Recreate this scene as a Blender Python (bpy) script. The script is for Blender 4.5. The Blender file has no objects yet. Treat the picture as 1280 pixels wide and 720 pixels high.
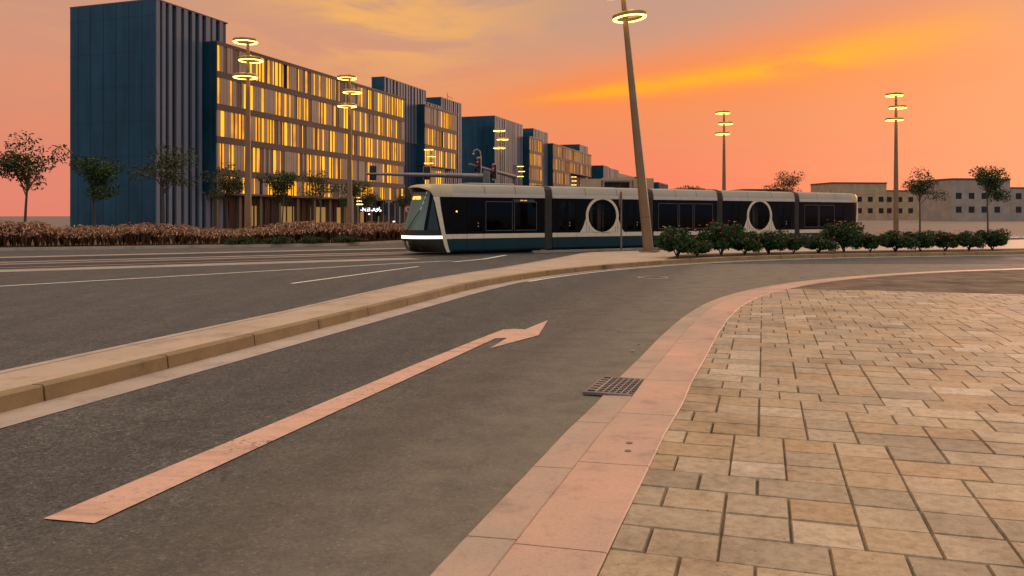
import bpy, math, random
from mathutils import Vector
R = math.radians
random.seed(7)
S = bpy.context.scene
COL = S.collection
F = 1031.0; CX = 640.0; HY = 270.0; EYE = 1.75

# ------------------------------------------------------------------ helpers
def lin(r, g, b):
    f = lambda c: (c/255/12.92) if c/255 <= .04045 else ((c/255+.055)/1.055)**2.4
    return (f(r), f(g), f(b), 1)

def tag(o, label=None, cat=None, group=None, kind=None):
    if label: o['label'] = label
    if cat: o['category'] = cat
    if group: o['group'] = group
    if kind: o['kind'] = kind
    return o

def empty(name, loc=(0, 0, 0), rz=0, parent=None):
    o = bpy.data.objects.new(name, None); COL.objects.link(o)
    o.location = loc; o.rotation_euler = (0, 0, rz); o.empty_display_size = .3
    if parent: o.parent = parent
    return o

class MB:
    def __init__(s): s.v = []; s.f = []; s.m = []
    def add(s, vs, fs, m=0):
        n = len(s.v); s.v += [tuple(p) for p in vs]
        s.f += [tuple(i+n for i in f) for f in fs]; s.m += [m]*len(fs); return s
    def quad(s, a, b, c, d, m=0): return s.add([a, b, c, d], [(0, 1, 2, 3)], m)
    def box(s, x0, x1, y0, y1, z0, z1, m=0):
        v = [(x0, y0, z0), (x1, y0, z0), (x1, y1, z0), (x0, y1, z0), (x0, y0, z1), (x1, y0, z1), (x1, y1, z1), (x0, y1, z1)]
        return s.add(v, [(0, 3, 2, 1), (4, 5, 6, 7), (0, 1, 5, 4), (1, 2, 6, 5), (2, 3, 7, 6), (3, 0, 4, 7)], m)
    def tube(s, pts, rad, n=10, m=0, cap=True):
        pts = [Vector(p) for p in pts]
        if not hasattr(rad, '__len__'): rad = [rad]*len(pts)
        base = len(s.v); ref = None
        for i, p in enumerate(pts):
            d = (pts[min(i+1, len(pts)-1)]-pts[max(i-1, 0)]).normalized()
            if ref is None:
                ref = Vector((1, 0, 0)) if abs(d.x) < .8 else Vector((0, 1, 0))
            u = (ref-d*ref.dot(d)).normalized(); w = d.cross(u); ref = u
            for k in range(n):
                a = 2*math.pi*k/n
                s.v.append(tuple(p+(u*math.cos(a)+w*math.sin(a))*rad[i]))
        for i in range(len(pts)-1):
            for k in range(n):
                a = base+i*n+k; b = base+i*n+(k+1) % n
                s.f.append((a, b, b+n, a+n)); s.m.append(m)
        if cap:
            s.f.append(tuple(base+k for k in reversed(range(n)))); s.m.append(m)
            e = base+(len(pts)-1)*n
            s.f.append(tuple(e+k for k in range(n))); s.m.append(m)
        return s
    def ring(s, c, R0, r, tilt=(0, 0), n=48, k=10, m=0, sz=1.0):
        base = len(s.v)
        for i in range(n):
            a = 2*math.pi*i/n
            for j in range(k):
                b = 2*math.pi*j/k
                rr = R0+r*math.cos(b)
                x = rr*math.cos(a); y = rr*math.sin(a); z = r*sz*math.sin(b)+x*tilt[0]+y*tilt[1]
                s.v.append((c[0]+x, c[1]+y, c[2]+z))
        for i in range(n):
            for j in range(k):
                s.f.append((base+i*k+j, base+((i+1) % n)*k+j, base+((i+1) % n)*k+(j+1) % k, base+i*k+(j+1) % k)); s.m.append(m)
        return s
    def grid(s, rows, m=0, flip=False, closed=False):
        base = len(s.v); nc = len(rows[0])
        for r in rows: s.v += [tuple(p) for p in r]
        for i in range(len(rows)-1):
            for j in range(nc-1 if not closed else nc):
                a = base+i*nc+j; b = base+i*nc+(j+1) % nc
                f = (a, b, b+nc, a+nc)
                s.f.append(f[::-1] if flip else f); s.m.append(m)
        return s
    def build(s, name, mats, parent=None, smooth=False, bevel=0, recalc=False):
        me = bpy.data.meshes.new(name); me.from_pydata(s.v, [], s.f)
        if not isinstance(mats, (list, tuple)): mats = [mats]
        for mt in mats: me.materials.append(mt)
        me.polygons.foreach_set('material_index', s.m)
        if smooth: me.polygons.foreach_set('use_smooth', [True]*len(me.polygons))
        me.update()
        o = bpy.data.objects.new(name, me); COL.objects.link(o)
        if parent: o.parent = parent
        if bevel:
            b = o.modifiers.new('Bevel', 'BEVEL'); b.width = bevel; b.segments = 2; b.limit_method = 'ANGLE'; b.angle_limit = R(40)
        if smooth:
            e = o.modifiers.new('Edge', 'EDGE_SPLIT'); e.split_angle = R(42)
        return o

def children(o): return [c for c in bpy.data.objects if c.parent == o]
def copy_tree(o, parent=None):
    c = o.copy(); COL.objects.link(c); c.parent = parent
    for ch in children(o): copy_tree(ch, c)
    return c

# ------------------------------------------------------------------ materials
def newmat(name):
    m = bpy.data.materials.new(name); m.use_nodes = True
    nt = m.node_tree; return m, nt, nt.nodes['Principled BSDF']
def link(nt, a, b): nt.links.new(a, b)
def noise(nt, scale, detail=4, rough=.55, coord='Object', vec_scale=None):
    tc = nt.nodes.new('ShaderNodeTexCoord'); n = nt.nodes.new('ShaderNodeTexNoise')
    n.inputs['Scale'].default_value = scale; n.inputs['Detail'].default_value = detail; n.inputs['Roughness'].default_value = rough
    src = tc.outputs[coord]
    if vec_scale:
        mp = nt.nodes.new('ShaderNodeMapping'); mp.inputs['Scale'].default_value = vec_scale
        link(nt, src, mp.inputs['Vector']); src = mp.outputs['Vector']
    link(nt, src, n.inputs['Vector']); return n
def ramp(nt, fac, stops):
    r = nt.nodes.new('ShaderNodeValToRGB'); cr = r.color_ramp
    while len(cr.elements) < len(stops): cr.elements.new(.5)
    for e, (p, c) in zip(cr.elements, stops):
        e.position = p; e.color = c if len(c) == 4 else (*c, 1)
    link(nt, fac, r.inputs['Fac']); return r
def mixc(nt, fac, a, b, mode='MIX'):
    m = nt.nodes.new('ShaderNodeMix'); m.data_type = 'RGBA'; m.blend_type = mode
    for s_, v in ((m.inputs[0], fac), (m.inputs[6], a), (m.inputs[7], b)):
        if hasattr(v, 'default_value') or hasattr(v, 'is_linked'): link(nt, v, s_)
        else: s_.default_value = v if not isinstance(v, tuple) or len(v) == 4 else (*v, 1)
    return m.outputs[2]
def bump(nt, b, height, strength=.3, dist=.01):
    n = nt.nodes.new('ShaderNodeBump'); n.inputs['Strength'].default_value = strength; n.inputs['Distance'].default_value = dist
    link(nt, height, n.inputs['Height']); link(nt, n.outputs['Normal'], b.inputs['Normal'])
def simple(name, c, rough=.5, metal=0, var=.18, scale=3.0, bmp=0, bscale=40, spec=.5, coat=0):
    m, nt, b = newmat(name)
    n = noise(nt, scale, 5)
    lo = tuple(max(0, x*(1-var)) for x in c); hi = tuple(min(1, x*(1+var)) for x in c)
    r = ramp(nt, n.outputs['Fac'], [(.3, lo), (.7, hi)])
    link(nt, r.outputs['Color'], b.inputs['Base Color'])
    b.inputs['Roughness'].default_value = rough; b.inputs['Metallic'].default_value = metal
    b.inputs['Specular IOR Level'].default_value = spec; b.inputs['Coat Weight'].default_value = coat
    if bmp:
        n2 = noise(nt, bscale, 3); bump(nt, b, n2.outputs['Fac'], bmp)
    return m
def emit(name, c, st, base=(.8, .75, .6)):
    m, nt, b = newmat(name)
    b.inputs['Base Color'].default_value = (*base, 1); b.inputs['Emission Color'].default_value = (*c, 1)
    b.inputs['Emission Strength'].default_value = st; b.inputs['Roughness'].default_value = .5
    return m

def asphalt():
    m, nt, b = newmat('asphalt')
    fine = noise(nt, 80, 4, .8); big = noise(nt, .35, 5, .6); mid = noise(nt, 2.2, 6, .65)
    streak = noise(nt, 1.0, 4, .6, vec_scale=(2.2, .25, 1))
    c1 = ramp(nt, fine.outputs['Fac'], [(.30, (.047, .048, .047)), (.46, (.076, .077, .075)), (.60, (.101, .102, .099)), (.70, (.165, .166, .162))])
    c2 = ramp(nt, big.outputs['Fac'], [(.3, (.72, .72, .74)), (.7, (1.18, 1.12, 1.04))])
    c3 = ramp(nt, mid.outputs['Fac'], [(.3, (.82, .82, .82)), (.7, (1.15, 1.13, 1.1))])
    c4 = ramp(nt, streak.outputs['Fac'], [(.35, (.85, .85, .86)), (.65, (1.08, 1.08, 1.06))])
    def cells(sc, stops):
        tcx = nt.nodes.new('ShaderNodeTexCoord'); vo = nt.nodes.new('ShaderNodeTexVoronoi'); vo.inputs['Scale'].default_value = sc
        link(nt, tcx.outputs['Object'], vo.inputs['Vector']); bw = nt.nodes.new('ShaderNodeSeparateColor'); link(nt, vo.outputs['Color'], bw.inputs[0])
        rr_ = ramp(nt, bw.outputs[0], stops); rr_.color_ramp.interpolation = 'CONSTANT'; return rr_.outputs['Color']
    sp1 = cells(62, [(0, (.50,)*3), (.16, (.82,)*3), (.45, (1.05,)*3), (.80, (1.35, 1.32, 1.28)), (.955, (2.1, 2.0, 1.9))])
    sp2 = cells(24, [(0, (.80,)*3), (.22, (.96,)*3), (.55, (1.04,)*3), (.86, (1.22, 1.2, 1.16))])
    x = mixc(nt, 1.0, c1.outputs['Color'], c2.outputs['Color'], 'MULTIPLY'); x = mixc(nt, 1.0, x, sp1, 'MULTIPLY'); x = mixc(nt, 1.0, x, sp2, 'MULTIPLY')
    x = mixc(nt, 1.0, x, c3.outputs['Color'], 'MULTIPLY'); x = mixc(nt, 1.0, x, c4.outputs['Color'], 'MULTIPLY')
    # ochre tint mixed over the lane, strongest by the near kerb
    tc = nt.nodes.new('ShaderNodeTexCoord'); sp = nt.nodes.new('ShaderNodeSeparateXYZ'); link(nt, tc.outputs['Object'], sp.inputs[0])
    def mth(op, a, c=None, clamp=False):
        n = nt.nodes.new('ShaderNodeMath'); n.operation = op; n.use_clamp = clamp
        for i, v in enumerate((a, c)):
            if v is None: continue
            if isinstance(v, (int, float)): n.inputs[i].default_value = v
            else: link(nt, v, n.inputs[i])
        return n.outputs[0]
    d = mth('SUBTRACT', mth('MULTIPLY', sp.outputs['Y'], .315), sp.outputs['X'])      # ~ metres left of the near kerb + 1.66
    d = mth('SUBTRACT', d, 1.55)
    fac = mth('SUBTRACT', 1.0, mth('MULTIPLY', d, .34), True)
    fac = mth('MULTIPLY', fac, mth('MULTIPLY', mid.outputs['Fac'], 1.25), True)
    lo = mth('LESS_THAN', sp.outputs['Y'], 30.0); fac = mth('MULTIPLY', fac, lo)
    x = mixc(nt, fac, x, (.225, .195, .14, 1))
    # wheel paths: two slightly polished darker bands along the slip lane
    for c0 in (1.55, 3.35):
        q = mth('DIVIDE', mth('SUBTRACT', d, c0), .38); gq = mth('EXPONENT', mth('MULTIPLY', mth('MULTIPLY', q, q), -1.0))
        gq = mth('MULTIPLY', mth('MULTIPLY', gq, lo), mth('MULTIPLY', streak.outputs['Fac'], .50)); x = mixc(nt, gq, x, (.045, .041, .037, 1))
    # sealed hairline cracks
    tcx = nt.nodes.new('ShaderNodeTexCoord'); wv = noise(nt, 1.6, 5, .7); mpx = nt.nodes.new('ShaderNodeVectorMath'); mpx.operation = 'MULTIPLY_ADD'
    link(nt, wv.outputs['Color'], mpx.inputs[0]); mpx.inputs[1].default_value = (1.3, 1.3, 0); link(nt, tcx.outputs['Object'], mpx.inputs[2])
    vo = nt.nodes.new('ShaderNodeTexVoronoi'); vo.feature = 'DISTANCE_TO_EDGE'; vo.inputs['Scale'].default_value = .21; link(nt, mpx.outputs[0], vo.inputs['Vector'])
    ck = ramp(nt, vo.outputs['Distance'], [(.0, (1,)*3), (.0022, (.8,)*3), (.005, (0,)*3)])
    brk = noise(nt, .45, 3); bk = ramp(nt, brk.outputs['Fac'], [(.50, (0,)*3), (.58, (1,)*3)])
    x = mixc(nt, mth('MULTIPLY', mth('MULTIPLY', ck.outputs['Color'], bk.outputs['Color']), .75), x, (.025, .022, .02, 1))
    # oil drips and pale grit blotches
    oi = noise(nt, 1.9, 4, .6, vec_scale=(1, .6, 1)); ok_ = ramp(nt, oi.outputs['Fac'], [(.66, (0,)*3), (.74, (1,)*3)])
    x = mixc(nt, mth('MULTIPLY', ok_.outputs['Color'], .45), x, (.035, .032, .03, 1))
    gb_ = noise(nt, 3.4, 6, .75); gk = ramp(nt, gb_.outputs['Fac'], [(.60, (0,)*3), (.78, (1,)*3)])
    x = mixc(nt, mth('MULTIPLY', gk.outputs['Color'], .38), x, (.19, .17, .14, 1))
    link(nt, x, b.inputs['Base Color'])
    rr = ramp(nt, big.outputs['Fac'], [(.3, (.62,)*3), (.7, (.85,)*3)]); link(nt, rr.outputs['Color'], b.inputs['Roughness'])
    bump(nt, b, fine.outputs['Fac'], .55, .006); b.inputs['Specular IOR Level'].default_value = .35
    # hairline cracks
    return m
def concrete(name, c, c2, scale=1.2, rough=.6, spots=True, spec=.5):
    m, nt, b = newmat(name)
    n = noise(nt, scale, 6, .6); n2 = noise(nt, 60, 4, .7); n3 = noise(nt, 7, 5, .7)
    a = ramp(nt, n.outputs['Fac'], [(.32, c), (.68, c2)])
    f = ramp(nt, n2.outputs['Fac'], [(.25, (.8,)*3), (.5, (1,)*3), (.8, (1.1,)*3)])
    g = ramp(nt, n3.outputs['Fac'], [(.25, (.8, .78, .74)), (.45, (1,)*3)])
    x = mixc(nt, 1.0, a.outputs['Color'], f.outputs['Color'], 'MULTIPLY')
    if spots: x = mixc(nt, 1.0, x, g.outputs['Color'], 'MULTIPLY')
    n4 = noise(nt, 1.7, 6, .7); h = ramp(nt, n4.outputs['Fac'], [(.30, (.66, .66, .64)), (.46, (1,)*3), (.7, (1.08, 1.06, 1.0))]); x = mixc(nt, 1.0, x, h.outputs['Color'], 'MULTIPLY')
    n5 = noise(nt, 34, 2, .5); h2 = ramp(nt, n5.outputs['Fac'], [(.22, (.45, .42, .38)), (.29, (1,)*3)]); x = mixc(nt, 1.0, x, h2.outputs['Color'], 'MULTIPLY')
    link(nt, x, b.inputs['Base Color']); b.inputs['Roughness'].default_value = rough
    b.inputs['Specular IOR Level'].default_value = spec
    bump(nt, b, n2.outputs['Fac'], .25, .004); return m
def paver_mat():
    m, nt, b = newmat('paver_stone')
    at = nt.nodes.new('ShaderNodeAttribute'); at.attribute_name = 'rnd'
    n = noise(nt, 14, 6, .7); n2 = noise(nt, 90, 3, .7)
    a = ramp(nt, at.outputs['Fac'], [(0, (.34, .27, .185)), (.35, (.46, .365, .25)), (.7, (.43, .30, .17)), (1, (.56, .46, .34))])
    f = ramp(nt, n.outputs['Fac'], [(.3, (.66, .6, .52)), (.55, (1,)*3), (.75, (1.12, 1.1, 1.05))])
    g = ramp(nt, n2.outputs['Fac'], [(.3, (.85,)*3), (.7, (1.08,)*3)])
    x = mixc(nt, 1.0, a.outputs['Color'], f.outputs['Color'], 'MULTIPLY'); x = mixc(nt, 1.0, x, g.outputs['Color'], 'MULTIPLY')
    n4 = noise(nt, .9, 6, .65); h = ramp(nt, n4.outputs['Fac'], [(.30, (.62, .60, .56)), (.5, (1,)*3), (.7, (1.12, 1.1, 1.05))]); x = mixc(nt, 1.0, x, h.outputs['Color'], 'MULTIPLY')
    n5 = noise(nt, 30, 2, .5); h2 = ramp(nt, n5.outputs['Fac'], [(.24, (.5, .45, .38)), (.31, (1,)*3)]); x = mixc(nt, 1.0, x, h2.outputs['Color'], 'MULTIPLY')
    link(nt, x, b.inputs['Base Color']); b.inputs['Roughness'].default_value = .65
    bump(nt, b, n2.outputs['Fac'], .3, .004); return m
def roadpaint(name, c):
    m, nt, b = newmat(name)
    n = noise(nt, 9, 6, .75); n2 = noise(nt, 110, 3, .75)
    s1 = ramp(nt, n.outputs['Fac'], [(.3, tuple(x*.72 for x in c)), (.48, c), (.8, tuple(min(1, x*1.08) for x in c))])
    s2 = ramp(nt, n2.outputs['Fac'], [(.27, (.45, .42, .4)), (.36, (.95,)*3), (.7, (1.05,)*3)])
    x = mixc(nt, 1.0, s1.outputs['Color'], s2.outputs['Color'], 'MULTIPLY')
    w1 = noise(nt, 26, 6, .8); w2 = noise(nt, 1.3, 4, .6)
    ad = nt.nodes.new('ShaderNodeMath'); ad.operation = 'MULTIPLY_ADD'; link(nt, w2.outputs['Fac'], ad.inputs[0]); ad.inputs[1].default_value = .55; link(nt, w1.outputs['Fac'], ad.inputs[2])
    ch = ramp(nt, ad.outputs[0], [(.60, (1,)*3), (.68, (0,)*3)]); x = mixc(nt, ch.outputs['Color'], x, (.10, .09, .078, 1))
    ty = noise(nt, 2.0, 4, .6, vec_scale=(.35, 2.2, 1)); tk = ramp(nt, ty.outputs['Fac'], [(.52, (1,)*3), (.70, (.70, .68, .66))]); x = mixc(nt, 1.0, x, tk.outputs['Color'], 'MULTIPLY')
    link(nt, x, b.inputs['Base Color']); b.inputs['Roughness'].default_value = .55; bump(nt, b, n2.outputs['Fac'], .3, .003); return m
def glass(name, tint, trans=.35, rough=.03, gl=(.9, .95, 1), add=0.0, painted_sheen=None, fk=0.0):
    m = bpy.data.materials.new(name); m.use_nodes = True; nt = m.node_tree; nt.nodes.clear()
    out = nt.nodes.new('ShaderNodeOutputMaterial')
    t = nt.nodes.new('ShaderNodeBsdfTransparent'); t.inputs[0].default_value = (*[x*trans for x in tint], 1)
    g = nt.nodes.new('ShaderNodeBsdfGlossy'); g.inputs['Roughness'].default_value = rough; g.inputs[0].default_value = (*gl, 1)
    fr = nt.nodes.new('ShaderNodeFresnel'); fr.inputs[0].default_value = 1.5
    mx = nt.nodes.new('ShaderNodeMixShader'); fa = nt.nodes.new('ShaderNodeMath'); fa.operation = 'ADD'; fa.use_clamp = True; link(nt, fr.outputs[0], fa.inputs[0]); fa.inputs[1].default_value = add; link(nt, fa.outputs[0], mx.inputs[0]); link(nt, t.outputs[0], mx.inputs[1]); link(nt, g.outputs[0], mx.inputs[2])
    last = mx.outputs[0]
    if painted_sheen:
        df = nt.nodes.new('ShaderNodeBsdfDiffuse'); df.inputs[0].default_value = (*painted_sheen, 1)  # flat diffuse colour painted over the glass in place of mirrored sky
        m2 = nt.nodes.new('ShaderNodeMixShader'); m2.inputs[0].default_value = fk; link(nt, last, m2.inputs[1]); link(nt, df.outputs[0], m2.inputs[2]); last = m2.outputs[0]
    link(nt, last, out.inputs[0]); return m
def facade_glass(name, c, rough=.25, metal=0, vs=(1, 1, 1)):
    m, nt, b = newmat(name)
    n = noise(nt, .12, 3, vec_scale=vs); n2 = noise(nt, .9, 2, vec_scale=(1, 1, .15))
    a = ramp(nt, n.outputs['Fac'], [(.3, tuple(x*.7 for x in c)), (.7, tuple(x*1.35 for x in c))])
    f = ramp(nt, n2.outputs['Fac'], [(.4, (.85,)*3), (.6, (1.15,)*3)])
    x = mixc(nt, 1.0, a.outputs['Color'], f.outputs['Color'], 'MULTIPLY')
    link(nt, x, b.inputs['Base Color']); b.inputs['Roughness'].default_value = rough; b.inputs['Specular IOR Level'].default_value = .5
    return m
def lit_window_mat():
    m, nt, b = newmat('lit_window_glow')
    oi = nt.nodes.new('ShaderNodeObjectInfo'); n = noise(nt, .7, 3, vec_scale=(1.2, 1, .5))
    ad = nt.nodes.new('ShaderNodeMath'); ad.operation = 'MULTIPLY_ADD'
    link(nt, n.outputs['Fac'], ad.inputs[0]); ad.inputs[1].default_value = .6
    m2 = nt.nodes.new('ShaderNodeMath'); m2.operation = 'MULTIPLY'; link(nt, oi.outputs['Random'], m2.inputs[0]); m2.inputs[1].default_value = .45
    link(nt, m2.outputs[0], ad.inputs[2])
    r = ramp(nt, ad.outputs[0], [(.2, (.26, .09, .012)), (.42, (.80, .30, .01)), (.62, (1.0, .40, .006)), (.85, (1.0, .55, .03))])
    link(nt, r.outputs['Color'], b.inputs['Emission Color']); b.inputs['Emission Strength'].default_value = 1.5
    b.inputs['Base Color'].default_value = (.3, .2, .08, 1); return m
def leafmat(name, c, c2, scale=1.5, sub=.0):
    m, nt, b = newmat(name)
    at = nt.nodes.new('ShaderNodeAttribute'); at.attribute_name = 'rnd'
    r = ramp(nt, at.outputs['Fac'], [(0, c), (1, c2)])
    link(nt, r.outputs['Color'], b.inputs['Base Color']); b.inputs['Roughness'].default_value = .6; b.inputs['Specular IOR Level'].default_value = .25
    return m

M = dict(
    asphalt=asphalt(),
    gutter=concrete('gutter_concrete', (.38, .305, .25), (.47, .39, .32)),
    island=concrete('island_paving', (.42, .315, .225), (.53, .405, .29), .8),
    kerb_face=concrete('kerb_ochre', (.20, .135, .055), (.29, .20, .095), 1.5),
    kerb_slab=concrete('kerb_slab', (.43, .315, .24), (.66, .375, .27), .55, .5),  # pink end of the mix paints in reflected sunset; grey patches are stain
    kerb_slab2=concrete('kerb_slab_pale', (.35, .295, .225), (.56, .35, .26), .5, .55),  # channel stone, grey with the same sunset pink painted into its colour
    joint=simple('joint_dark', (.05, .035, .025), .9),
    paver=paver_mat(),
    jointsand=concrete('joint_sand', (.045, .03, .018), (.22, .16, .10), 1.1, .9),
    paint=roadpaint('road_paint_salmon', (.66, .40, .29)),
    white=roadpaint('road_paint_white', (.80, .74, .66)),
    strip=concrete('track_strip', (.30, .24, .20), (.40, .325, .27), .6),
    trackbed=simple('trackbed_dark', (.028, .021, .018), .8),
    rail=simple('rail_steel', (.35, .32, .30), .3, .9),
    plaza=simple('plaza_paving', (.16, .125, .10), .8, scale=.3),
    soil=simple('planting_soil', (.10, .05, .025), .95, bmp=.5, bscale=20),
    iron=simple('cast_iron', (.20, .17, .155), .5, .5, bmp=.2),
    iron_bar=simple('iron_bar', (.34, .28, .25), .5, .2),
    iron_hole=simple('grate_hole', (.008, .007, .006), .9),
    bronze=simple('lamp_bronze', (.25, .155, .085), .5, .15, var=.15, scale=1.2, bmp=.05),
    gold=simple('lamp_ring_shell', (.42, .30, .07), .35, .5),
    ringglow=emit('ring_glow', (1, .58, .10), 7.5),
    steel=simple('galvanised', (.20, .18, .19), .45, .4),
    darkmetal=simple('dark_metal', (.03, .028, .03), .5, .2),
    navy=simple('navy_panel', (.006, .015, .045), .5),
    redlens=emit('red_signal', (1, .06, .04), .9, (.3, .02, .02)),
    red=simple('sign_red', (.45, .05, .05), .5), signwhite=simple('sign_white', (.55, .42, .40), .5),
    t_black=simple('tram_black', (.006, .006, .007), .25, 0, spec=.10),
    t_teal=simple('tram_teal', (.0006, .034, .046), .35, .1, var=.12, scale=.8),
    t_cream=simple('tram_cream', (.74, .64, .47), .35, 0, var=.08),
    t_silver=simple('tram_silver', (.42, .385, .31), .36, .3, var=.08, scale=.6),
    t_goldlit=simple('tram_goldlit_roof', (.50, .41, .265), .36, .3, var=.1, scale=.7),  # roof tone with the golden light on the cab hood painted in
    t_trim=simple('tram_trim', (.60, .56, .50), .35, .2, var=.08),
    t_nose=simple('tram_nose_olive', (.020, .019, .008), .3),
    t_reflect=simple('reflector_white', (.85, .85, .82), .4),
    t_under=simple('tram_underframe', (.012, .011, .011), .8),
    t_frame=simple('window_frame', (.11, .105, .10), .4),
    t_header=simple('header_panel_grey', (.13, .115, .125), .4),
    t_rubber=simple('bellows_rubber', (.045, .035, .032), .7),
    t_glass=glass('tram_side_glass', (.55, .6, .6), .35, .04, (.40, .41, .44)),
    t_screen=glass('tram_windscreen', (.55, .72, .68), .5, .3, (.70, .92, .86), .10, (.25, .33, .30), .5),  # grey-green diffuse share paints in the bright sky the screen reflects
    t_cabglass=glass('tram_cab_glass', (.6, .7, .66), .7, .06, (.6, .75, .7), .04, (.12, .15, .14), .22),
    t_oval=glass('tram_oval_glass', (.7, .7, .7), .7, .04, (.3, .3, .32)),
    t_int=simple('tram_interior', (.10, .085, .07), .6),
    t_rail=simple('interior_rail', (.55, .38, .10), .4, .2),
    t_col=simple('interior_column', (.62, .48, .33), .5),
    t_seat=simple('seat_fabric', (.16, .02, .02), .8),
    strip_light=emit('headlight_strip', (1, .93, .62), 2.2),
    led=emit('led_amber', (1, .42, .03), 1.6),
    amber=emit('amber_glint', (1, .6, .05), 6),  # glow for the speck that imitates a reflected lamp
    fin=simple('fin_grey', (.135, .17, .225), .5, .1, var=.12, scale=.15),
    fin_gap=facade_glass('fin_recess', (.007, .026, .055)),
    blueglass=facade_glass('blue_curtain_glass', (.011, .052, .088), .16),
    blueglass_low=facade_glass('blue_curtain_glass_low', (.006, .055, .115), .6),
    clad=simple('brown_cladding', (.085, .058, .052), .6, scale=.3),
    coping=simple('roof_coping', (.06, .05, .055), .5),
    fin_beige=simple('fin_beige', (.40, .30, .225), .6, scale=.2),
    fin_brown=simple('fin_mauve', (.16, .105, .085), .6, scale=.2),
    slot=facade_glass('slot_glass', (.018, .014, .016)),
    litwin=lit_window_mat(),
    shop=facade_glass('shopfront_glass', (.022, .014, .010), .3),
    shopglow=emit('shop_glow', (1, .55, .15), .28, (.2, .1, .04)),
    column=simple('column_stone', (.13, .09, .065), .7),
    beige=simple('sand_render', (.42, .30, .185), .8, scale=.4),
    pale=simple('pale_panels', (.34, .28, .235), .7, scale=.3),
    whitesign=emit('sign_glow', (.95, .97, 1), 1.6),
    bark=simple('bark', (.10, .065, .045), .9, bmp=.5),
    leaf=leafmat('leaf_green', (.012, .035, .008), (.055, .10, .025)),
    leaf_olive=leafmat('leaf_olive', (.02, .03, .01), (.09, .095, .03)),
    plume=leafmat('grass_plume', (.34, .17, .09), (.66, .42, .27)),
    blade=leafmat('grass_blade', (.06, .030, .015), (.22, .11, .05)),
    flower=simple('flower_red', (.5, .03, .02), .6), flower2=simple('flower_yellow', (.55, .35, .03), .6),
    pebble=simple('pebble', (.3, .27, .24), .8),
)

# ------------------------------------------------------------------ camera
cam = bpy.data.cameras.new('camera'); co = bpy.data.objects.new('camera', cam); COL.objects.link(co)
co.location = (0, 0, EYE); co.rotation_euler = (R(90), 0, 0)
cam.sensor_width = 36; cam.lens = 36*F/1280; cam.shift_y = -90/1280; cam.clip_end = 6000; cam.clip_start = .05
S.camera = co

# ------------------------------------------------------------------ world: dusk sky
w = bpy.data.worlds.new('World'); S.world = w; w.use_nodes = True
nt = w.node_tree; nt.nodes.clear()
def mt(op, *a, clamp=False):
    n = nt.nodes.new('ShaderNodeMath'); n.operation = op; n.use_clamp = clamp
    for i, v in enumerate(a):
        if isinstance(v, (int, float)): n.inputs[i].default_value = v
        else: link(nt, v, n.inputs[i])
    return n.outputs[0]
tc = nt.nodes.new('ShaderNodeTexCoord'); sp = nt.nodes.new('ShaderNodeSeparateXYZ'); link(nt, tc.outputs['Generated'], sp.inputs[0])
X, Y, Z = sp.outputs
az = mt('MULTIPLY', mt('ARCTAN2', X, Y), 180/math.pi); el = mt('MULTIPLY', mt('ARCSINE', Z), 180/math.pi)
cv = nt.nodes.new('ShaderNodeCombineXYZ'); link(nt, mt('MULTIPLY', az, .05), cv.inputs[0]); link(nt, mt('MULTIPLY', el, .22), cv.inputs[1])
def wn(scale, detail, off=0, dist=0):
    n = nt.nodes.new('ShaderNodeTexNoise'); n.inputs['Scale'].default_value = scale; n.inputs['Detail'].default_value = detail
    n.inputs['Distortion'].default_value = dist
    mp = nt.nodes.new('ShaderNodeMapping'); mp.inputs['Location'].default_value = (off, off*.7, 0); mp.inputs['Rotation'].default_value = (0, 0, R(-12))
    link(nt, cv.outputs[0], mp.inputs[0]); link(nt, mp.outputs[0], n.inputs['Vector']); return n.outputs['Fac']
wisp3 = wn(2.1, 8, 21.3, .9); wisp = wn(1.1, 5, 3.1, .4); wisp2 = wn(3.2, 6, 9.7, .3)
elw = mt('ADD', el, mt('MULTIPLY', mt('SUBTRACT', wisp, .5), 4.0))
t = mt('DIVIDE', elw, 60, clamp=True)
def st(deg, r, g, b, k=1.0):
    c = lin(r, g, b); return (deg/60, (c[0]*k, c[1]*k, c[2]*k))
base = ramp(nt, t, [st(0, 247, 118, 94), st(2.6, 243, 124, 94), st(5.5, 237, 136, 90), st(8.5, 233, 144, 96),
                    st(11.2, 218, 150, 112), st(14.6, 202, 154, 120), st(24, 170, 148, 140), st(40, 200, 178, 160, 2.0), st(60, 210, 190, 172, 2.75)])
col = base.outputs['Color']
def smooth(x, a, b):
    n = nt.nodes.new('ShaderNodeMapRange'); n.interpolation_type = 'SMOOTHSTEP'
    link(nt, x, n.inputs[0]); n.inputs[1].default_value = a; n.inputs[2].default_value = b
    return n.outputs[0]
def gauss(x, c, wd):
    q = mt('DIVIDE', mt('SUBTRACT', x, c), wd); return mt('EXPONENT', mt('MULTIPLY', mt('MULTIPLY', q, q), -1.0))
# left-hand side paler and mauve
lf = mt('MULTIPLY', smooth(az, 2, -26), .42); col = mixc(nt, lf, col, lin(196, 142, 128))
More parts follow.
